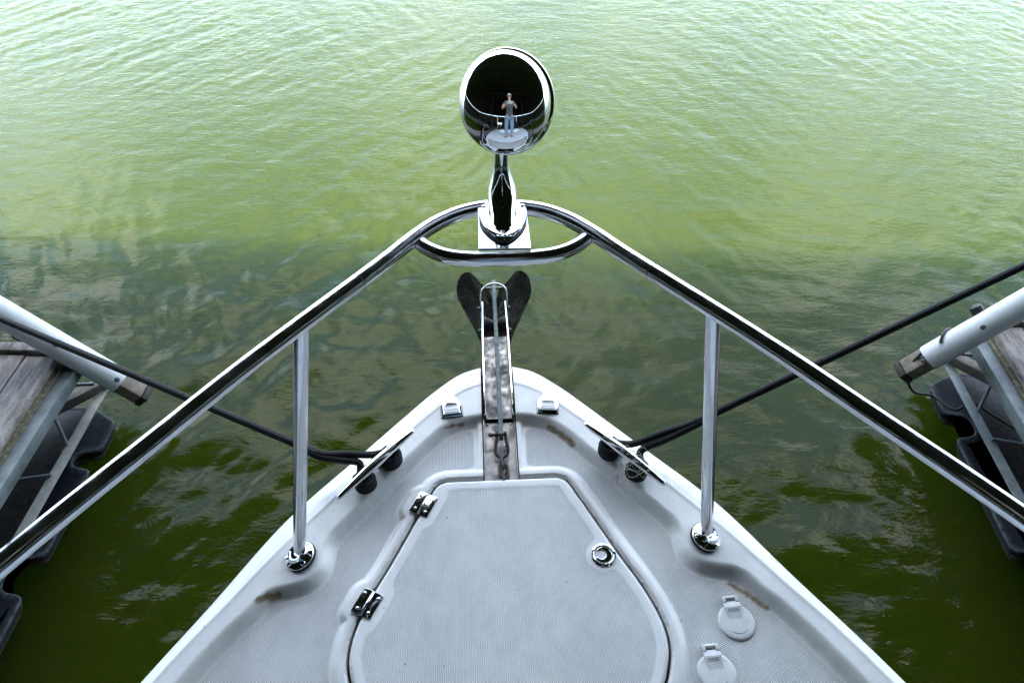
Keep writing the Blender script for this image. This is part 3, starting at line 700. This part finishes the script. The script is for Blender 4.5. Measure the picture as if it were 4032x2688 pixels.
# searchlight on the rail
plate = [lean((x, y, .5375)) for x, y in ((-.0405, .8685), (.0405, .8665), (.0395, .9925), (-.0395, .9925))]
t = prism([(p[0], p[1]) for p in catmull([(p[0], p[1], 0) for p in plate], 1, True)], .5345, .5385, .0008, 2)
sl = MB().add(*t).build('searchlight', 'chrome', boat, sharp=15, label='chrome searchlight standing on the bow rail')
sl.name = 'searchlight'
CX = .013
def tear(w, y0, y1, z, n=40):
    out = []
    for k in range(n):
        a = 2 * math.pi * k / n; yy = math.sin(a); x = math.cos(a)
        taper = 1 if yy > 0 else (1 - .30 * (-yy) ** 1.6)
        out.append((CX + w * x * taper, (y0 + y1) / 2 + (y1 - y0) / 2 * yy, z))
    return out
t = layers([tear(.0385, .8785, 1.000, .5388), tear(.0388, .8780, 1.000, .5420)]); MB().add(*t).build('base_gasket', 'rubber', sl)
t = layers([tear(.0365, .8815, .998, .5421), tear(.0370, .8810, .999, .5440), tear(.0360, .8825, .998, .5462), tear(.0330, .8860, .995, .5472), tear(.028, .899, .988, .5474)]); MB().add(*t).build('base_flange', 'mirror', sl)
for x, y in ((-.0165, .9680), (.0455, .9680), (.0145, .8890)): screw(sl, Matrix.Translation((x, y, .5462)), .0042)
t = layers([tear(.0250, .9010, .9900, .5470), tear(.0238, .9050, .9890, .5500), tear(.0232, .9130, .9890, .5560), tear(.0238, .9270, .9920, .5660), tear(.0235, .9370, .9935, .5740), tear(.0222, .9460, .9950, .5830), tear(.0180, .9530, .9920, .5960), tear(.0142, .9600, .9900, .6100), tear(.0118, .9640, .9880, .6250), tear(.0108, .9650, .9870, .6400), tear(.0105, .9655, .9870, .6700)])
MB().add(*t).build('neck', 'mirror', sl)
hc = Vector((.0170, .950, .7345)); ax = Vector((.13, .86, -.42)).normalized()
prof = []
for k in range(0, 29):
    a = math.pi / 2 * k / 28; prof.append((max(.0006, .0655 * math.sin(a) ** 1.0), -.040 * math.cos(a)))
prof += [(.0660, .006), (.0664, .016), (.0668, .028)]
Mh = frame(hc, ax, (1, 0, 0)); e = lathe(prof, 72, 1.0, 1.075)
MB().add(xf(Mh, e[0]), e[1]).build('lamp_housing', 'mirror', sl)
e = lathe([(.0672, .0285), (.0700, .0300), (.0712, .0340), (.0712, .0430), (.0700, .0460), (.0660, .0475)], 72, 1.0, 1.06); MB().add(xf(Mh, e[0]), e[1]).build('bezel', 'mirror', sl)
e = lathe([(.0655, .0470), (.0600, .0510), (.035, .0560), (.002, .058)], 48, 1.0, 1.06); MB().add(xf(Mh, e[0]), e[1]).build('lens', 'tint', sl)
MB().add(*beam((.028, .968, .6560), (.046, .974, .6500), .010, .006, .001)).build('clamp_tab', 'galv', sl)

# ------------------------------------------------------------------ anchor and chain (lie in the chute)
anc = empty('anchor', BO @ Vector((.003, 1.30, 0)), YAW_BOAT, label='dark steel plough anchor hanging from the bow roller', cat='anchor')
def off(V, o=(.003, 1.30, 0)): return [(v[0] - o[0], v[1] - o[1], v[2] - o[2]) for v in V]
sh = [(.900, .012), (.905, .019), (1.25, .026), (1.36, .028), (1.40, .018), (1.44, -.03), (1.475, -.105), (1.445, -.13), (1.40, -.06), (1.37, -.012), (1.33, -.004), (1.25, -.007), (.905, -.003), (.900, .002)]
n = len(sh); V = [(-.0015, y, z) for y, z in sh] + [(.0075, y, z) for y, z in sh]; F = [tuple(range(n)), tuple(range(2 * n - 1, n - 1, -1))] + [(k, n + k, n + (k + 1) % n, (k + 1) % n) for k in range(n)]
V, F = MB().add(V, F).V, MB().add(V, F).F
bm = bmesh.new(); vv = [bm.verts.new(v) for v in off(V)]; [bm.faces.new([vv[i] for i in f]) for f in F]; bmesh.ops.recalc_face_normals(bm, faces=bm.faces); bmesh.ops.bevel(bm, geom=bm.edges[:], offset=.0009, segments=2, affect='EDGES')
me = bpy.data.meshes.new('shank'); bm.to_mesh(me); bm.free(); mobj('shank', me, 'galv', anc)
out = [(.013, 1.484, -.092), (.037, 1.502, -.078), (.056, 1.520, -.064), (.066, 1.527, -.060), (.078, 1.527, -.059), (.089, 1.521, -.063), (.098, 1.511, -.071), (.103, 1.497, -.082), (.104, 1.483, -.093), (.100, 1.466, -.106), (.082, 1.445, -.122), (.062, 1.424, -.139), (.054, 1.406, -.151), (.045, 1.383, -.170), (.034, 1.355, -.192), (.018, 1.29, -.243), (.002, 1.21, -.305)]
keel = [(0, 1.476 - .266 * (i / (len(out) - 1)) ** 1.0, -.128 - .19 * (i / (len(out) - 1))) for i in range(len(out))]
fl = MB(); sidef = []
for s in (-1, 1):
    n = len(out); top = [(s * x + .005, y, z) for x, y, z in out]; mid = [(s * x * .5 + .005, (y + k[1]) / 2, (z + k[2]) / 2 - .006) for (x, y, z), k in zip(out, keel)]; kl = [(.005, k[1], k[2]) for k in keel]
    V = top + mid + kl; V += [(x, y + .004, z - .005) for x, y, z in V]; F = []
    for r_ in range(2):
        for i in range(n - 1): F += [(r_ * n + i, r_ * n + i + 1, (r_ + 1) * n + i + 1, (r_ + 1) * n + i), (3 * n + r_ * n + i, 3 * n + (r_ + 1) * n + i, 3 * n + (r_ + 1) * n + i + 1, 3 * n + r_ * n + i + 1)]
    F += [(i, 3 * n + i, 3 * n + i + 1, i + 1) for i in range(n - 1)]
    for r_ in range(2): F += [(r_ * n, (r_ + 1) * n, 3 * n + (r_ + 1) * n, 3 * n + r_ * n)]
    if s < 0: F = [f[::-1] for f in F]
    fl.add(off(V), F)
fl.build('fluke', 'fluke', anc, sharp=35)
MB().add(off(tube([(-.035, 1.499, -.098), (.045, 1.499, -.098)], .0042, 10)[0]), tube([(0, 0, 0), (1, 0, 0)], 1, 10)[1]).build('roll_bar', 'fluke', anc)

ch = empty('anchor_chain', BO @ Vector((.003, .86, -.015)), YAW_BOAT, label='rusty anchor chain and shackle lying in the chute', cat='chain')
def offc(V): return [(v[0] - .003, v[1] - .86, v[2] + .015) for v in V]
def link(c, L, W, r, M):
    pts = []
    for k in range(24):
        a = 2 * math.pi * k / 24; x = W * math.cos(a); y = W * math.sin(a) + (L if math.sin(a) > 0 else -L); pts.append(M @ Vector((x, y, 0)))
    t = tube([tuple(p) for p in pts], r, 10, closed=True); return t
t = tube(catmull([(-.0060, .912, .004), (-.0070, .902, .002), (-.0098, .886, -.003), (-.0080, .872, -.008), (.003, .864, -.010), (.0140, .872, -.008), (.0158, .886, -.003), (.0130, .902, .002), (.0120, .912, .004)], 5), .0036, 12)
MB().add(offc(t[0]), t[1]).build('shackle', 'rust', ch)
for x in (-.0060, .0120):
    t = lathe([(.0065, -.0030), (.0065, .0030)], 16); MB().add(offc(xf(frame((x, .914, .005), (1, 0, 0)), t[0])), t[1]).build('shackle_eye', 'rust', ch)
t = tube([(-.016, .9135, .005), (.015, .9145, .005)], .0034, 12); MB().add(offc(t[0]), t[1]).build('shackle_pin', 'rust', ch)
t = lathe([(.0058, -.004), (.0058, .004)], 8, 1, .5); MB().add(offc(xf(frame((-.0185, .9135, .005), (0, 0, 1)), t[0])), t[1]).build('shackle_tab', 'rust', ch)
yy = .851
for k in range(3):
    flat = k % 2
    M = Matrix.Translation((.004 + .0012 * k, yy, -.0105)) @ Matrix.Rotation(R(8 - 6 * k), 4, 'Z') @ Matrix.Rotation(R(10 if flat else 78), 4, 'Y')
    t = link(None, .0085, .0085, .0034, M); MB().add(offc(t[0]), t[1]).build('link', 'rust', ch); yy -= .0195

# ------------------------------------------------------------------ mooring ropes
def rope_mesh(name, paths):
    V = []; F = []; RU = []; RV = []
    for P, r in paths:
        P = catmull(P, 10); seg = 14
        v, f = tube(P, r, seg); o = len(V); V += list(v); F += [tuple(i + o for i in q) for q in f]
        L = np.concatenate([[0], np.cumsum(np.linalg.norm(np.diff(P, axis=0), axis=1))])
        for i in range(len(P)):
            for k in range(seg): RU.append(abs(2 * k / seg - 1)); RV.append(L[i])
    me = mesh(name, V, F)
    for nme, a in (('ru', RU), ('rv', RV)):
        at = me.attributes.new(nme, 'FLOAT', 'POINT'); at.data.foreach_set('value', np.array(a, np.float32))
    return me
def rope(s, main, label):
    root = BO @ Vector((s * .25, .82, .03))
    def W(P): return [tuple((BO @ Vector(p)) - root) for p in P]
    c = Vector((s * .24525, .822, 0)); d = Vector((s * .1375, -.156, 0)).normalized(); o = Vector((s * .75, .661, 0))     # along the bar (aft), outboard
    fk = Vector(main[0]); P0 = Vector(main[1])
    def pt(u, v, z): q = c + d * u + o * v; return (q.x, q.y, z)
    def wrap(u0, turns, a0, sgn, z0, z1, rad=.0135):
        return [pt(u0 + rad * 1.15 * math.sin(a0 + sgn * t * turns * 2 * math.pi), rad * math.cos(a0 + sgn * t * turns * 2 * math.pi), z0 + (z1 - z0) * t) for t in np.linspace(0, 1, int(turns * 10) + 1)]
    # eye of the line: one leg round the forward post, the other round the aft post
    A = [tuple(P0), tuple(fk), tuple(fk.lerp(Vector(pt(-.004, .036, .045)), .55)), pt(-.004, .034, .044), pt(-.022, .026, .034)] + wrap(-.036, 2.9, 0.0, -1, .038, .014) + [pt(-.012, .020, .016)]
    B = [tuple(P0), tuple(fk - Vector((0, .005, .002))), tuple(fk.lerp(Vector(pt(.020, .034, .040)), .55) - Vector((0, .002, 0))), pt(.018, .034, .040), pt(.026, .024, .032)] + wrap(.036, 2.9, 0.0, 1, .038, .014) + [pt(.012, .020, .016)]
    C = [pt(-.045, .018, .036), pt(-.02, .022, .030), pt(0, .021, .026), pt(.02, .021, .028), pt(.045, .017, .034)]
    o_ = mobj('mooring_rope', rope_mesh('mooring_rope', [(W(main), .0080), (W(A), .0072), (W(B), .0072), (W(C), .0072)]), 'rope', label=label, cat='rope', group='black mooring ropes on the bow cleats')
    o_.location = root
    return o_
def line(p, q, us): p, q = np.array(p), np.array(q); return [tuple(p + (q - p) * u - np.array([0, 0, .25 * u * (1 - u) * .06])) for u in us]
rope(-1, line((-.354, .834, .072), (-3.03, 2.364, -.113), (0, .02, .05, .1, .2, .3, .5, .75, 1)), 'black braided mooring rope from the cleat nearer the hatch hinges')
rope(1, line((.392, .862, .088), (3.10, 1.680, .905), (0, .02, .05, .1, .2, .3, .5, .75, 1)), 'black braided mooring rope from the cleat wrapped in fishing line')
# tangled fishing line on the starboard cleat
root = BO @ Vector((.26, .80, .055)); b = MB()
for k in range(4):
    a0 = random.uniform(0, 6); c0 = Vector((.258 + random.uniform(-.012, .02), .796 + random.uniform(-.02, .022), .050)); pts = []
    for j in range(14):
        a = a0 + j * .75; pts.append(tuple((BO @ (c0 + Vector((.024 * math.cos(a) * random.uniform(.6, 1.2), .020 * math.sin(a) * random.uniform(.6, 1.2), .016 * math.sin(a * 1.7 + k) + .006)))) - root))
    b.add(*tube(catmull(pts, 4), .00042, 5))
fo = b.build('fishing_line', 'line', None, label='pale tangled fishing line caught on the right-hand cleat', cat='fishing line'); fo.location = root
b = MB()
for k in range(11):
    a = random.uniform(2.4, 5.0); L = random.uniform(.010, .034); c0 = Vector((.232, .778, .030)); p1 = c0 + Vector((L * .5 * math.cos(a), L * .5 * math.sin(a), .006)); p2 = c0 + Vector((L * math.cos(a + .4), L * math.sin(a + .4), random.uniform(-.02, .004)))
    b.add(*tube([tuple((BO @ p) - root) for p in (c0, p1, p2)], [.0009, .0006, .0003], 5))
b.build('frayed_end', 'fray', fo)

# ------------------------------------------------------------------ finger docks
DK = Matrix.Rotation(YAW_DOCK, 4, 'Z')
def float_mesh(s, xo, xi, lobes, zt, zb, yend):
    """moulded float: outer side with rectangular lobes and notches; s = +1 right dock"""
    oc = []
    for i, (ya, yb) in enumerate(lobes):                # lobes from front to back
        oc += [(xo, ya), (xo, yb)]
        if i < len(lobes) - 1:
            yn = lobes[i + 1][0]; d = abs(yb - yn)
            oc += [(xi, yb - .01), (xi + (.012), (yb + yn) / 2), (xi, yn + .01)]
    out = [(xo + .16, lobes[0][0] + .085)] + oc + [(xo + .95, lobes[-1][1]), (xo + .95, lobes[0][0] + .085)]
    P = [(p[0], p[1]) for p in out]                     # drawn for the right dock: outer side faces -x
    # densify + round
    dense = []
    for i in range(len(P)):
        a = np.array(P[i]); c = np.array(P[(i + 1) % len(P)]); L = np.linalg.norm(c - a); m = max(1, int(L / .022))
        dense += [tuple(a + (c - a) * k / m) for k in range(m)]
    Q = np.array(dense)
    for _ in range(2): Q = .5 * Q + .25 * np.roll(Q, 1, 0) + .25 * np.roll(Q, -1, 0)
    area = 0.5 * np.sum(Q[:, 0] * np.roll(Q[:, 1], -1) - np.roll(Q[:, 0], -1) * Q[:, 1])
    if area < 0: Q = Q[::-1]
    rings = []; edge = []; top = []
    for ins, z, e, tp in ((.065, zb, 0, 0), (.048, zt - .10, 0, 0), (.012, zt - .030, .3, 0), (.003, zt - .010, .8, 0), (.003, zt - .003, 1, 0), (.008, zt, 1, 0), (.024, zt - .002, .25, .1), (.036, zt - .004, 0, .25)):
        q = inset(Q, ins); rings.append([(p[0], p[1], z) for p in q]); edge.append(e); top.append(tp)
    n = len(Q); V, F = layers(rings)
    F = F[:-2]
    c = len(V); ctr = np.mean(Q, 0)
    # flat top with an inner raised pan
    xs = np.array([v[0] for v in rings[-1]]); 
    F.append(tuple((len(rings) - 1) * n + k for k in range(n)))
    if s < 0: V = [(-x, y, z) for x, y, z in V]; F = [f[::-1] for f in F]
    return V, F, np.repeat(edge, n), np.repeat(top, n)
def dock(s, xe, yend, lobes, pole, label):
    D = empty('finger_dock', DK @ Vector((s * (xe + .45), yend, WATER_Z)), YAW_DOCK, label=label, cat='dock', group='finger docks beside the boat')
    o = Vector((s * (xe + .45), yend, WATER_Z))
    def L(t): return [(v[0] - o.x, v[1] - o.y, v[2] - o.z) for v in t[0]], t[1]
    zt = -1.05; y0 = -7.0
    pm = None; w = .139
    for k in range(6):
        x = s * (xe + w / 2 + k * .1455)
        me = pm
        if me is None:
            V, F = box((0, 0, 0), (w, yend - .045 - y0, .036), .004); pm = mesh('plank', V, F, True, 40); me = pm
        q = mobj('plank', me, 'wood', D); q.location = (x - o.x, (yend - .045 + y0) / 2 - o.y + random.uniform(-.006, 0), zt - .018 - o.z + random.uniform(-.002, .002))
    MB().add(*L(box((s * (xe + .44), yend - .012, zt + .001), (.93, .050, .042), .005))).build('end_board', 'wood', D)
    MB().add(*L(box((s * (xe - .008), (yend - .05 + y0) / 2, zt - .075), (.034, yend - .05 - y0, .095), .005))).build('rim_board', 'lichen', D)
    b = MB(); b.add(*box((s * (xe - .054), (yend - .07 + y0) / 2, zt - .040), (.056, yend - .07 - y0, .006), .001)); b.add(*box((s * (xe - .0795), (yend - .07 + y0) / 2, zt - .066), (.005, yend - .07 - y0, .050), .001))
    MB().add(*L((b.V, b.F))).build('edge_angle', 'steel_frame', D)
    xcrd = xe - .065; zc = zt - .28
    b = MB(); b.add(*box((s * xcrd, (yend + .02 + y0) / 2, zc), (.046, yend + .02 - y0, .006), .001)); b.add(*box((s * (xcrd + .021), (yend + .02 + y0) / 2, zc - .026), (.005, yend + .02 - y0, .046), .001))
    MB().add(*L((b.V, b.F))).build('lower_chord', 'chord' if s < 0 else 'steel_frame', D)
    y = yend - .30; k = 0
    while y > -3:
        MB().add(*L(tube([(s * (xcrd + .02), y - .02, zc), (s * (xe + .02), y + .10, zt - .085)], .008, 10))).build('web_rod', 'steel_frame', D)
        MB().add(*L(tube([(s * (xcrd + .01), y - .18, zc + .006), (s * (xe + .55), y - .30, zc + .006)], .008, 10))).build('tie_rod', 'steel_frame', D)
        y -= .62
    MB().add(*L(beam((s * (xcrd - .02), yend + .045, zc + .02), (s * (xe + .72), yend - .75, zc + .02), .055, .05, .004))).build('diagonal_brace', 'brown_beam', D)
    MB().add(*L(beam((s * (xcrd + .06), yend - .055, zt - .12), (s * (xe + .6), yend - .055, zt - .12), .03, .06, .003))).build('end_channel', 'brown_beam', D)
    MB().add(*L(tube([(s * (xcrd - .02), yend - .05, zc + .10), (s * (xe + .5), yend - .10, zc + .10)], .008, 10))).build('end_rod', 'steel_frame', D)
    V, F, ed, tp = float_mesh(s, xe - .158, xe - .055, lobes, -1.40, -1.75, yend)
    me = mesh('float', *L((V, F)), True, 35)
    for nm, a in (('edge', ed), ('top', tp)): at = me.attributes.new(nm, 'FLOAT', 'POINT'); at.data.foreach_set('value', a.astype(np.float32))
    fl = mobj('float', me, 'float', D)
    # raised dirty pan on top of the float
    yb = lobes[-1][1] + .05; pan = [(s * (xe + .005), yb), (s * (xe + .75), yb), (s * (xe + .75), lobes[0][0] + .05), (s * (xe + .005), lobes[0][0] + .05)]
    pan = pan if s > 0 else pan[::-1]
    dn = []
    for i in range(4):
        a = np.array(pan[i]); c = np.array(pan[(i + 1) % 4]); dn += [tuple(a + (c - a) * k / 6) for k in range(6)]
    V, F = prism(dn, -1.412, -1.385, .012, 3); me = mesh('float_top', *L((V, F)), True, 35)
    at = me.attributes.new('top', 'FLOAT', 'POINT'); at.data.foreach_set('value', np.ones(len(me.vertices), np.float32)); mobj('float_top', me, 'float', fl)
    # growth along the waterline
    V, F, ed, tp = float_mesh(s, xe - .158 + .026, xe - .055 + .020, lobes, -1.455, -1.66, yend)
    MB().add(*L((V, F))).build('waterline_growth', 'slime', fl)
    # guide pole: white sleeve over a timber core, leaning outwards
    P = [Vector(DK.inverted() @ Vector(p)) for p in pole]
    d = (P[1] - P[0]).normalized(); top = P[0] - d * 1.7; end = P[1]
    core = MB().add(*L(beam(tuple(top), tuple(end + d * .085), .085, .075, .008))).build('guide_pole', 'timber', D)
    MB().add(*L(beam(tuple(end + d * .086), tuple(end + d * .118), .088, .078, .008))).build('pole_tip', 'dark_timber', core)
    t = tube([tuple(top)] + [tuple(P[0] + (end - P[0]) * u) for u in np.linspace(0, .94, 8)] + [tuple(end - d * .02)], [.058] * 9 + [.056], 30)
    MB().add(*L(t)).build('pole_sleeve', 'pole', core)
    side = d.cross(Vector((0, 1, 0))).normalized(); cam_d = (Vector((0, 0, CAM_H)) - P[0]).normalized(); cam_d = (cam_d - d * cam_d.dot(d)).normalized()
    for u in (.42, .92) if s < 0 else (.38, .98):
        c = P[0] + (end - P[0]) * u; e = lathe([(.011, 0), (.011, .003), (.007, .005), (.006, .009)], 14)
        MB().add(*L((xf(frame(c + cam_d * .0565, cam_d), e[0]), e[1]))).build('bolt', 'galv', core)
    return D, P, d, L
LD, LP, Ld, LL = dock(-1, 2.060, 2.115, [(1.985, 1.815), (1.725, 1.300), (1.150, .72), (.58, .1), (-.05, -.6), (-.75, -1.4)],
     [(-2.128, 2.151, -.802), (-1.775, 2.135, -1.235)], 'weathered plank finger dock nearer the hatch hinges, no cord on its pole')
RD, RP, Rd, RL = dock(1, 2.113, 2.435, [(2.335, 2.150), (2.020, 1.45), (1.32, .8), (.68, .1), (-.02, -.6), (-.72, -1.4)],
     [(2.164, 2.213, -.812), (1.880, 2.206, -1.158)], 'weathered plank finger dock with black cord looped round its white pole')
# eye ring on the left pole
c = LP[0] + (LP[1] - LP[0]) * .10 + Vector((-.012, -.02, -.085))
ring = [tuple(c + Vector((.024 * math.cos(a), .004, .020 * math.sin(a)))) for a in np.linspace(0, 2 * math.pi, 20, endpoint=False)]
MB().add(*LL(tube(ring, .006, 8, closed=True))).build('eye_ring', 'galv', LD)
# black cord on the right dock
def tow(p): return Vector(DK @ Vector(p))
pc = RP[0] + (RP[1] - RP[0]) * .74; e1 = Vector((0, 1, 0)); e1 = (e1 - Rd * e1.dot(Rd)).normalized(); e2 = Rd.cross(e1)
pts = [tow((2.03, 2.36, -1.10))]
for a in np.linspace(R(15), R(-190), 10):
    pts.append(tow(pc + (e1 * math.sin(a) * -1 + e2 * math.cos(a)) * .066 + Rd * (.05 * math.sin(a))))
root = tow((2.0, 2.3, -1.2)); b = MB()
b.add(*tube(catmull([tuple(p - root) for p in pts], 6), .006, 10))
cord = [tow(RP[1] + Vector((-.03, .0, .05))), tow(RP[1] + Vector((-.055, -.01, -.06))), tow(RP[1] + Vector((-.01, -.05, -.15))), tow((1.93, 2.24, -1.375)), tow((2.00, 2.16, -1.375)), tow((2.09, 2.19, -1.36)), tow((2.16, 2.12, -1.365)), tow((2.26, 2.03, -1.37)), tow((2.50, 1.95, -1.37))]
b.add(*tube(catmull([tuple(p - root) for p in cord], 8), .006, 10))
co = b.build('black_cord', 'rubber', None, label='thin black cord looped round the right white pole and over the float', cat='cord'); co.location = root
# black fender knob behind the right pole
e = lathe([(.020, 0), (.026, .008), (.027, .02), (.025, .04), (.014, .047)], 9)
MB().add(*RL((xf(frame(RP[0] + (RP[1] - RP[0]) * .36 + Vector((-.01, .055, .012)), (-.5, .6, .6)), e[0]), e[1]))).build('rubber_bumper', 'rubber', RD)

# ------------------------------------------------------------------ the person taking the photograph (seen in the searchlight's mirror)
per = empty('person', (.04, -.47, .008), 0, label='person in white cap, charcoal polo and light jeans mirrored in the searchlight', cat='person')
def skin_obj(name, pts, edges, mat, root=0, parent=per, sub=2):
    me = bpy.data.meshes.new(name); me.from_pydata([p[:3] for p in pts], edges, []); me.update()
    o = mobj(name, me, mat, parent); o.modifiers.new('skin', 'SKIN'); lay = me.skin_vertices[0].data
    for i, p in enumerate(pts):
        r = p[3]; lay[i].radius = (r, p[4] if len(p) > 4 else r); lay[i].use_root = (i == root)
    o.modifiers.new('sub', 'SUBSURF').levels = sub; o.modifiers['sub'].render_levels = sub; o.modifiers['skin'].use_smooth_shade = True
    return o
Q = []; E = []
def add(p, link=None):
    Q.append(p); i = len(Q) - 1
    if link is not None: E.append((link, i))
    return i
pel = add((0, 0, .93, .12, .10)); sp = add((0, .01, 1.15, .12, .09), pel); che = add((0, .01, 1.34, .13, .09), sp); nk = add((0, .03, 1.475, .052), che)
hd0 = add((0, .05, 1.545, .062, .072), nk); hd = add((0, .055, 1.62, .074, .09), hd0); hd2 = add((0, .05, 1.69, .066, .08), hd); ns_ = add((0, .155, 1.595, .012), hd)
PH = Vector((.045 - .04, -.012 + .47, CAM_H - .008 - .012))          # phone centre in the person's frame
for s in (-1, 1):
    shd = add((s * .18, .01, 1.405, .058), che); el = add((s * .275, .14, 1.155, .042), shd); wr = add((PH.x + s * .105, PH.y - .06, PH.z - .035, .026), el)
    pm_ = add((PH.x + s * .098, PH.y - .018, PH.z - .012, .024, .018), wr)
    th_ = add((PH.x + s * .082, PH.y - .030, PH.z + .016, .010), pm_); add((PH.x + s * .060, PH.y - .028, PH.z + .030, .008), th_)
    for k, (dz, ln) in enumerate(((.030, .040), (.012, .046), (-.006, .044), (-.022, .036))):
        k1 = add((PH.x + s * .100, PH.y + .004, PH.z + dz, .0085), pm_); k2 = add((PH.x + s * (.096 - ln * .25), PH.y + .016, PH.z + dz + .003, .008), k1)
    hp_ = add((s * .095, 0, .86, .088), pel); kn = add((s * .115, .02, .50, .062), hp_); an = add((s * .12, -.02, .09, .042), kn); ft = add((s * .13, .06, .04, .036), an); add((s * .14, .15, .03, .028), ft)
skin_obj('body', Q, E, 'skin')
S = [(0, 0, .84, .160, .122), (0, .01, 1.05, .150, .115), (0, .01, 1.20, .152, .115), (0, .01, 1.36, .155, .108), (0, .022, 1.455, .075, .07), (-.185, .012, 1.408, .073), (-.238, .085, 1.275, .062), (.185, .012, 1.408, .073), (.238, .085, 1.275, .062)]
skin_obj('polo_shirt', S, [(0, 1), (1, 2), (2, 3), (3, 4), (3, 5), (5, 6), (3, 7), (7, 8)], 'shirt')
J = [(0, 0, .93, .150, .112), (-.095, 0, .84, .105), (-.115, .02, .50, .082), (-.12, -.015, .09, .068), (.095, 0, .84, .105), (.115, .02, .50, .082), (.12, -.015, .09, .068)]
skin_obj('jeans', J, [(0, 1), (1, 2), (2, 3), (0, 4), (4, 5), (5, 6)], 'jeans')
for s in (-1, 1):
    skin_obj('shoe', [(s * .12, -.05, .045, .045, .045), (s * .13, .06, .045, .046, .042), (s * .14, .165, .035, .042, .032)], [(0, 1), (1, 2)], 'shoe')
e = lathe([(.098, 0), (.100, .025), (.094, .060), (.075, .092), (.040, .110), (.004, .114)], 28, .92, 1.08)
capo = MB().add(xf(Matrix.Translation((0, .048, 1.652)) @ Matrix.Rotation(R(-12), 4, 'X'), e[0]), e[1]).build('cap', 'cap', per)
br_ = [(.085 * math.sin(a), .135 + .085 * math.cos(a), 1.640 - .012 * math.cos(a) - .006 * abs(math.sin(a))) for a in np.linspace(R(-100), R(100), 16)]
V = br_ + [(x, y, z + .006) for x, y, z in br_]; n = 16
MB().add(V, [tuple(range(n))[::-1], tuple(range(n, 2 * n))] + [(k, k + 1, n + k + 1, n + k) for k in range(n - 1)] + [(n - 1, 0, n, 2 * n - 1)]).build('brim', 'cap', capo, smooth=False)
e = lathe([(.086, -.05), (.094, -.02), (.094, .01)], 24, .9, 1.05); MB().add(xf(Matrix.Translation((0, .030, 1.645)), e[0]), e[1]).build('hair', 'hair', per)
# the phone, just behind the taking lens
ph = empty('phone', (.045, -.0135, CAM_H - .012), 0, label='pale phone held up in both hands, mirrored in the searchlight', cat='phone')
Mp = Matrix.Rotation(R(90 - PITCH), 4, 'X')
t = prism(rrect(.150, .073, .011, 4), -.004, .0042, .0015, 2); ph_b = MB().add(xf(Mp, [(x, y, -z) for x, y, z in t[0]]), [f[::-1] for f in t[1]]).build('case', 'phone', ph)
t = prism(rrect(.036, .036, .009, 4, -.0545, .0145), .004, .0060, .001, 2); MB().add(xf(Mp, [(x, y, -z) for x, y, z in t[0]]), [f[::-1] for f in t[1]]).build('camera_bump', 'phone', ph)
for x, y in ((-.062, .023), (-.062, .006), (-.046, .0145)):
    e = lathe([(.0065, -.0082), (.0065, -.0055)], 18); MB().add(xf(Mp @ Matrix.Translation((x, y, 0)), e[0]), e[1]).build('lens', 'lens', ph)
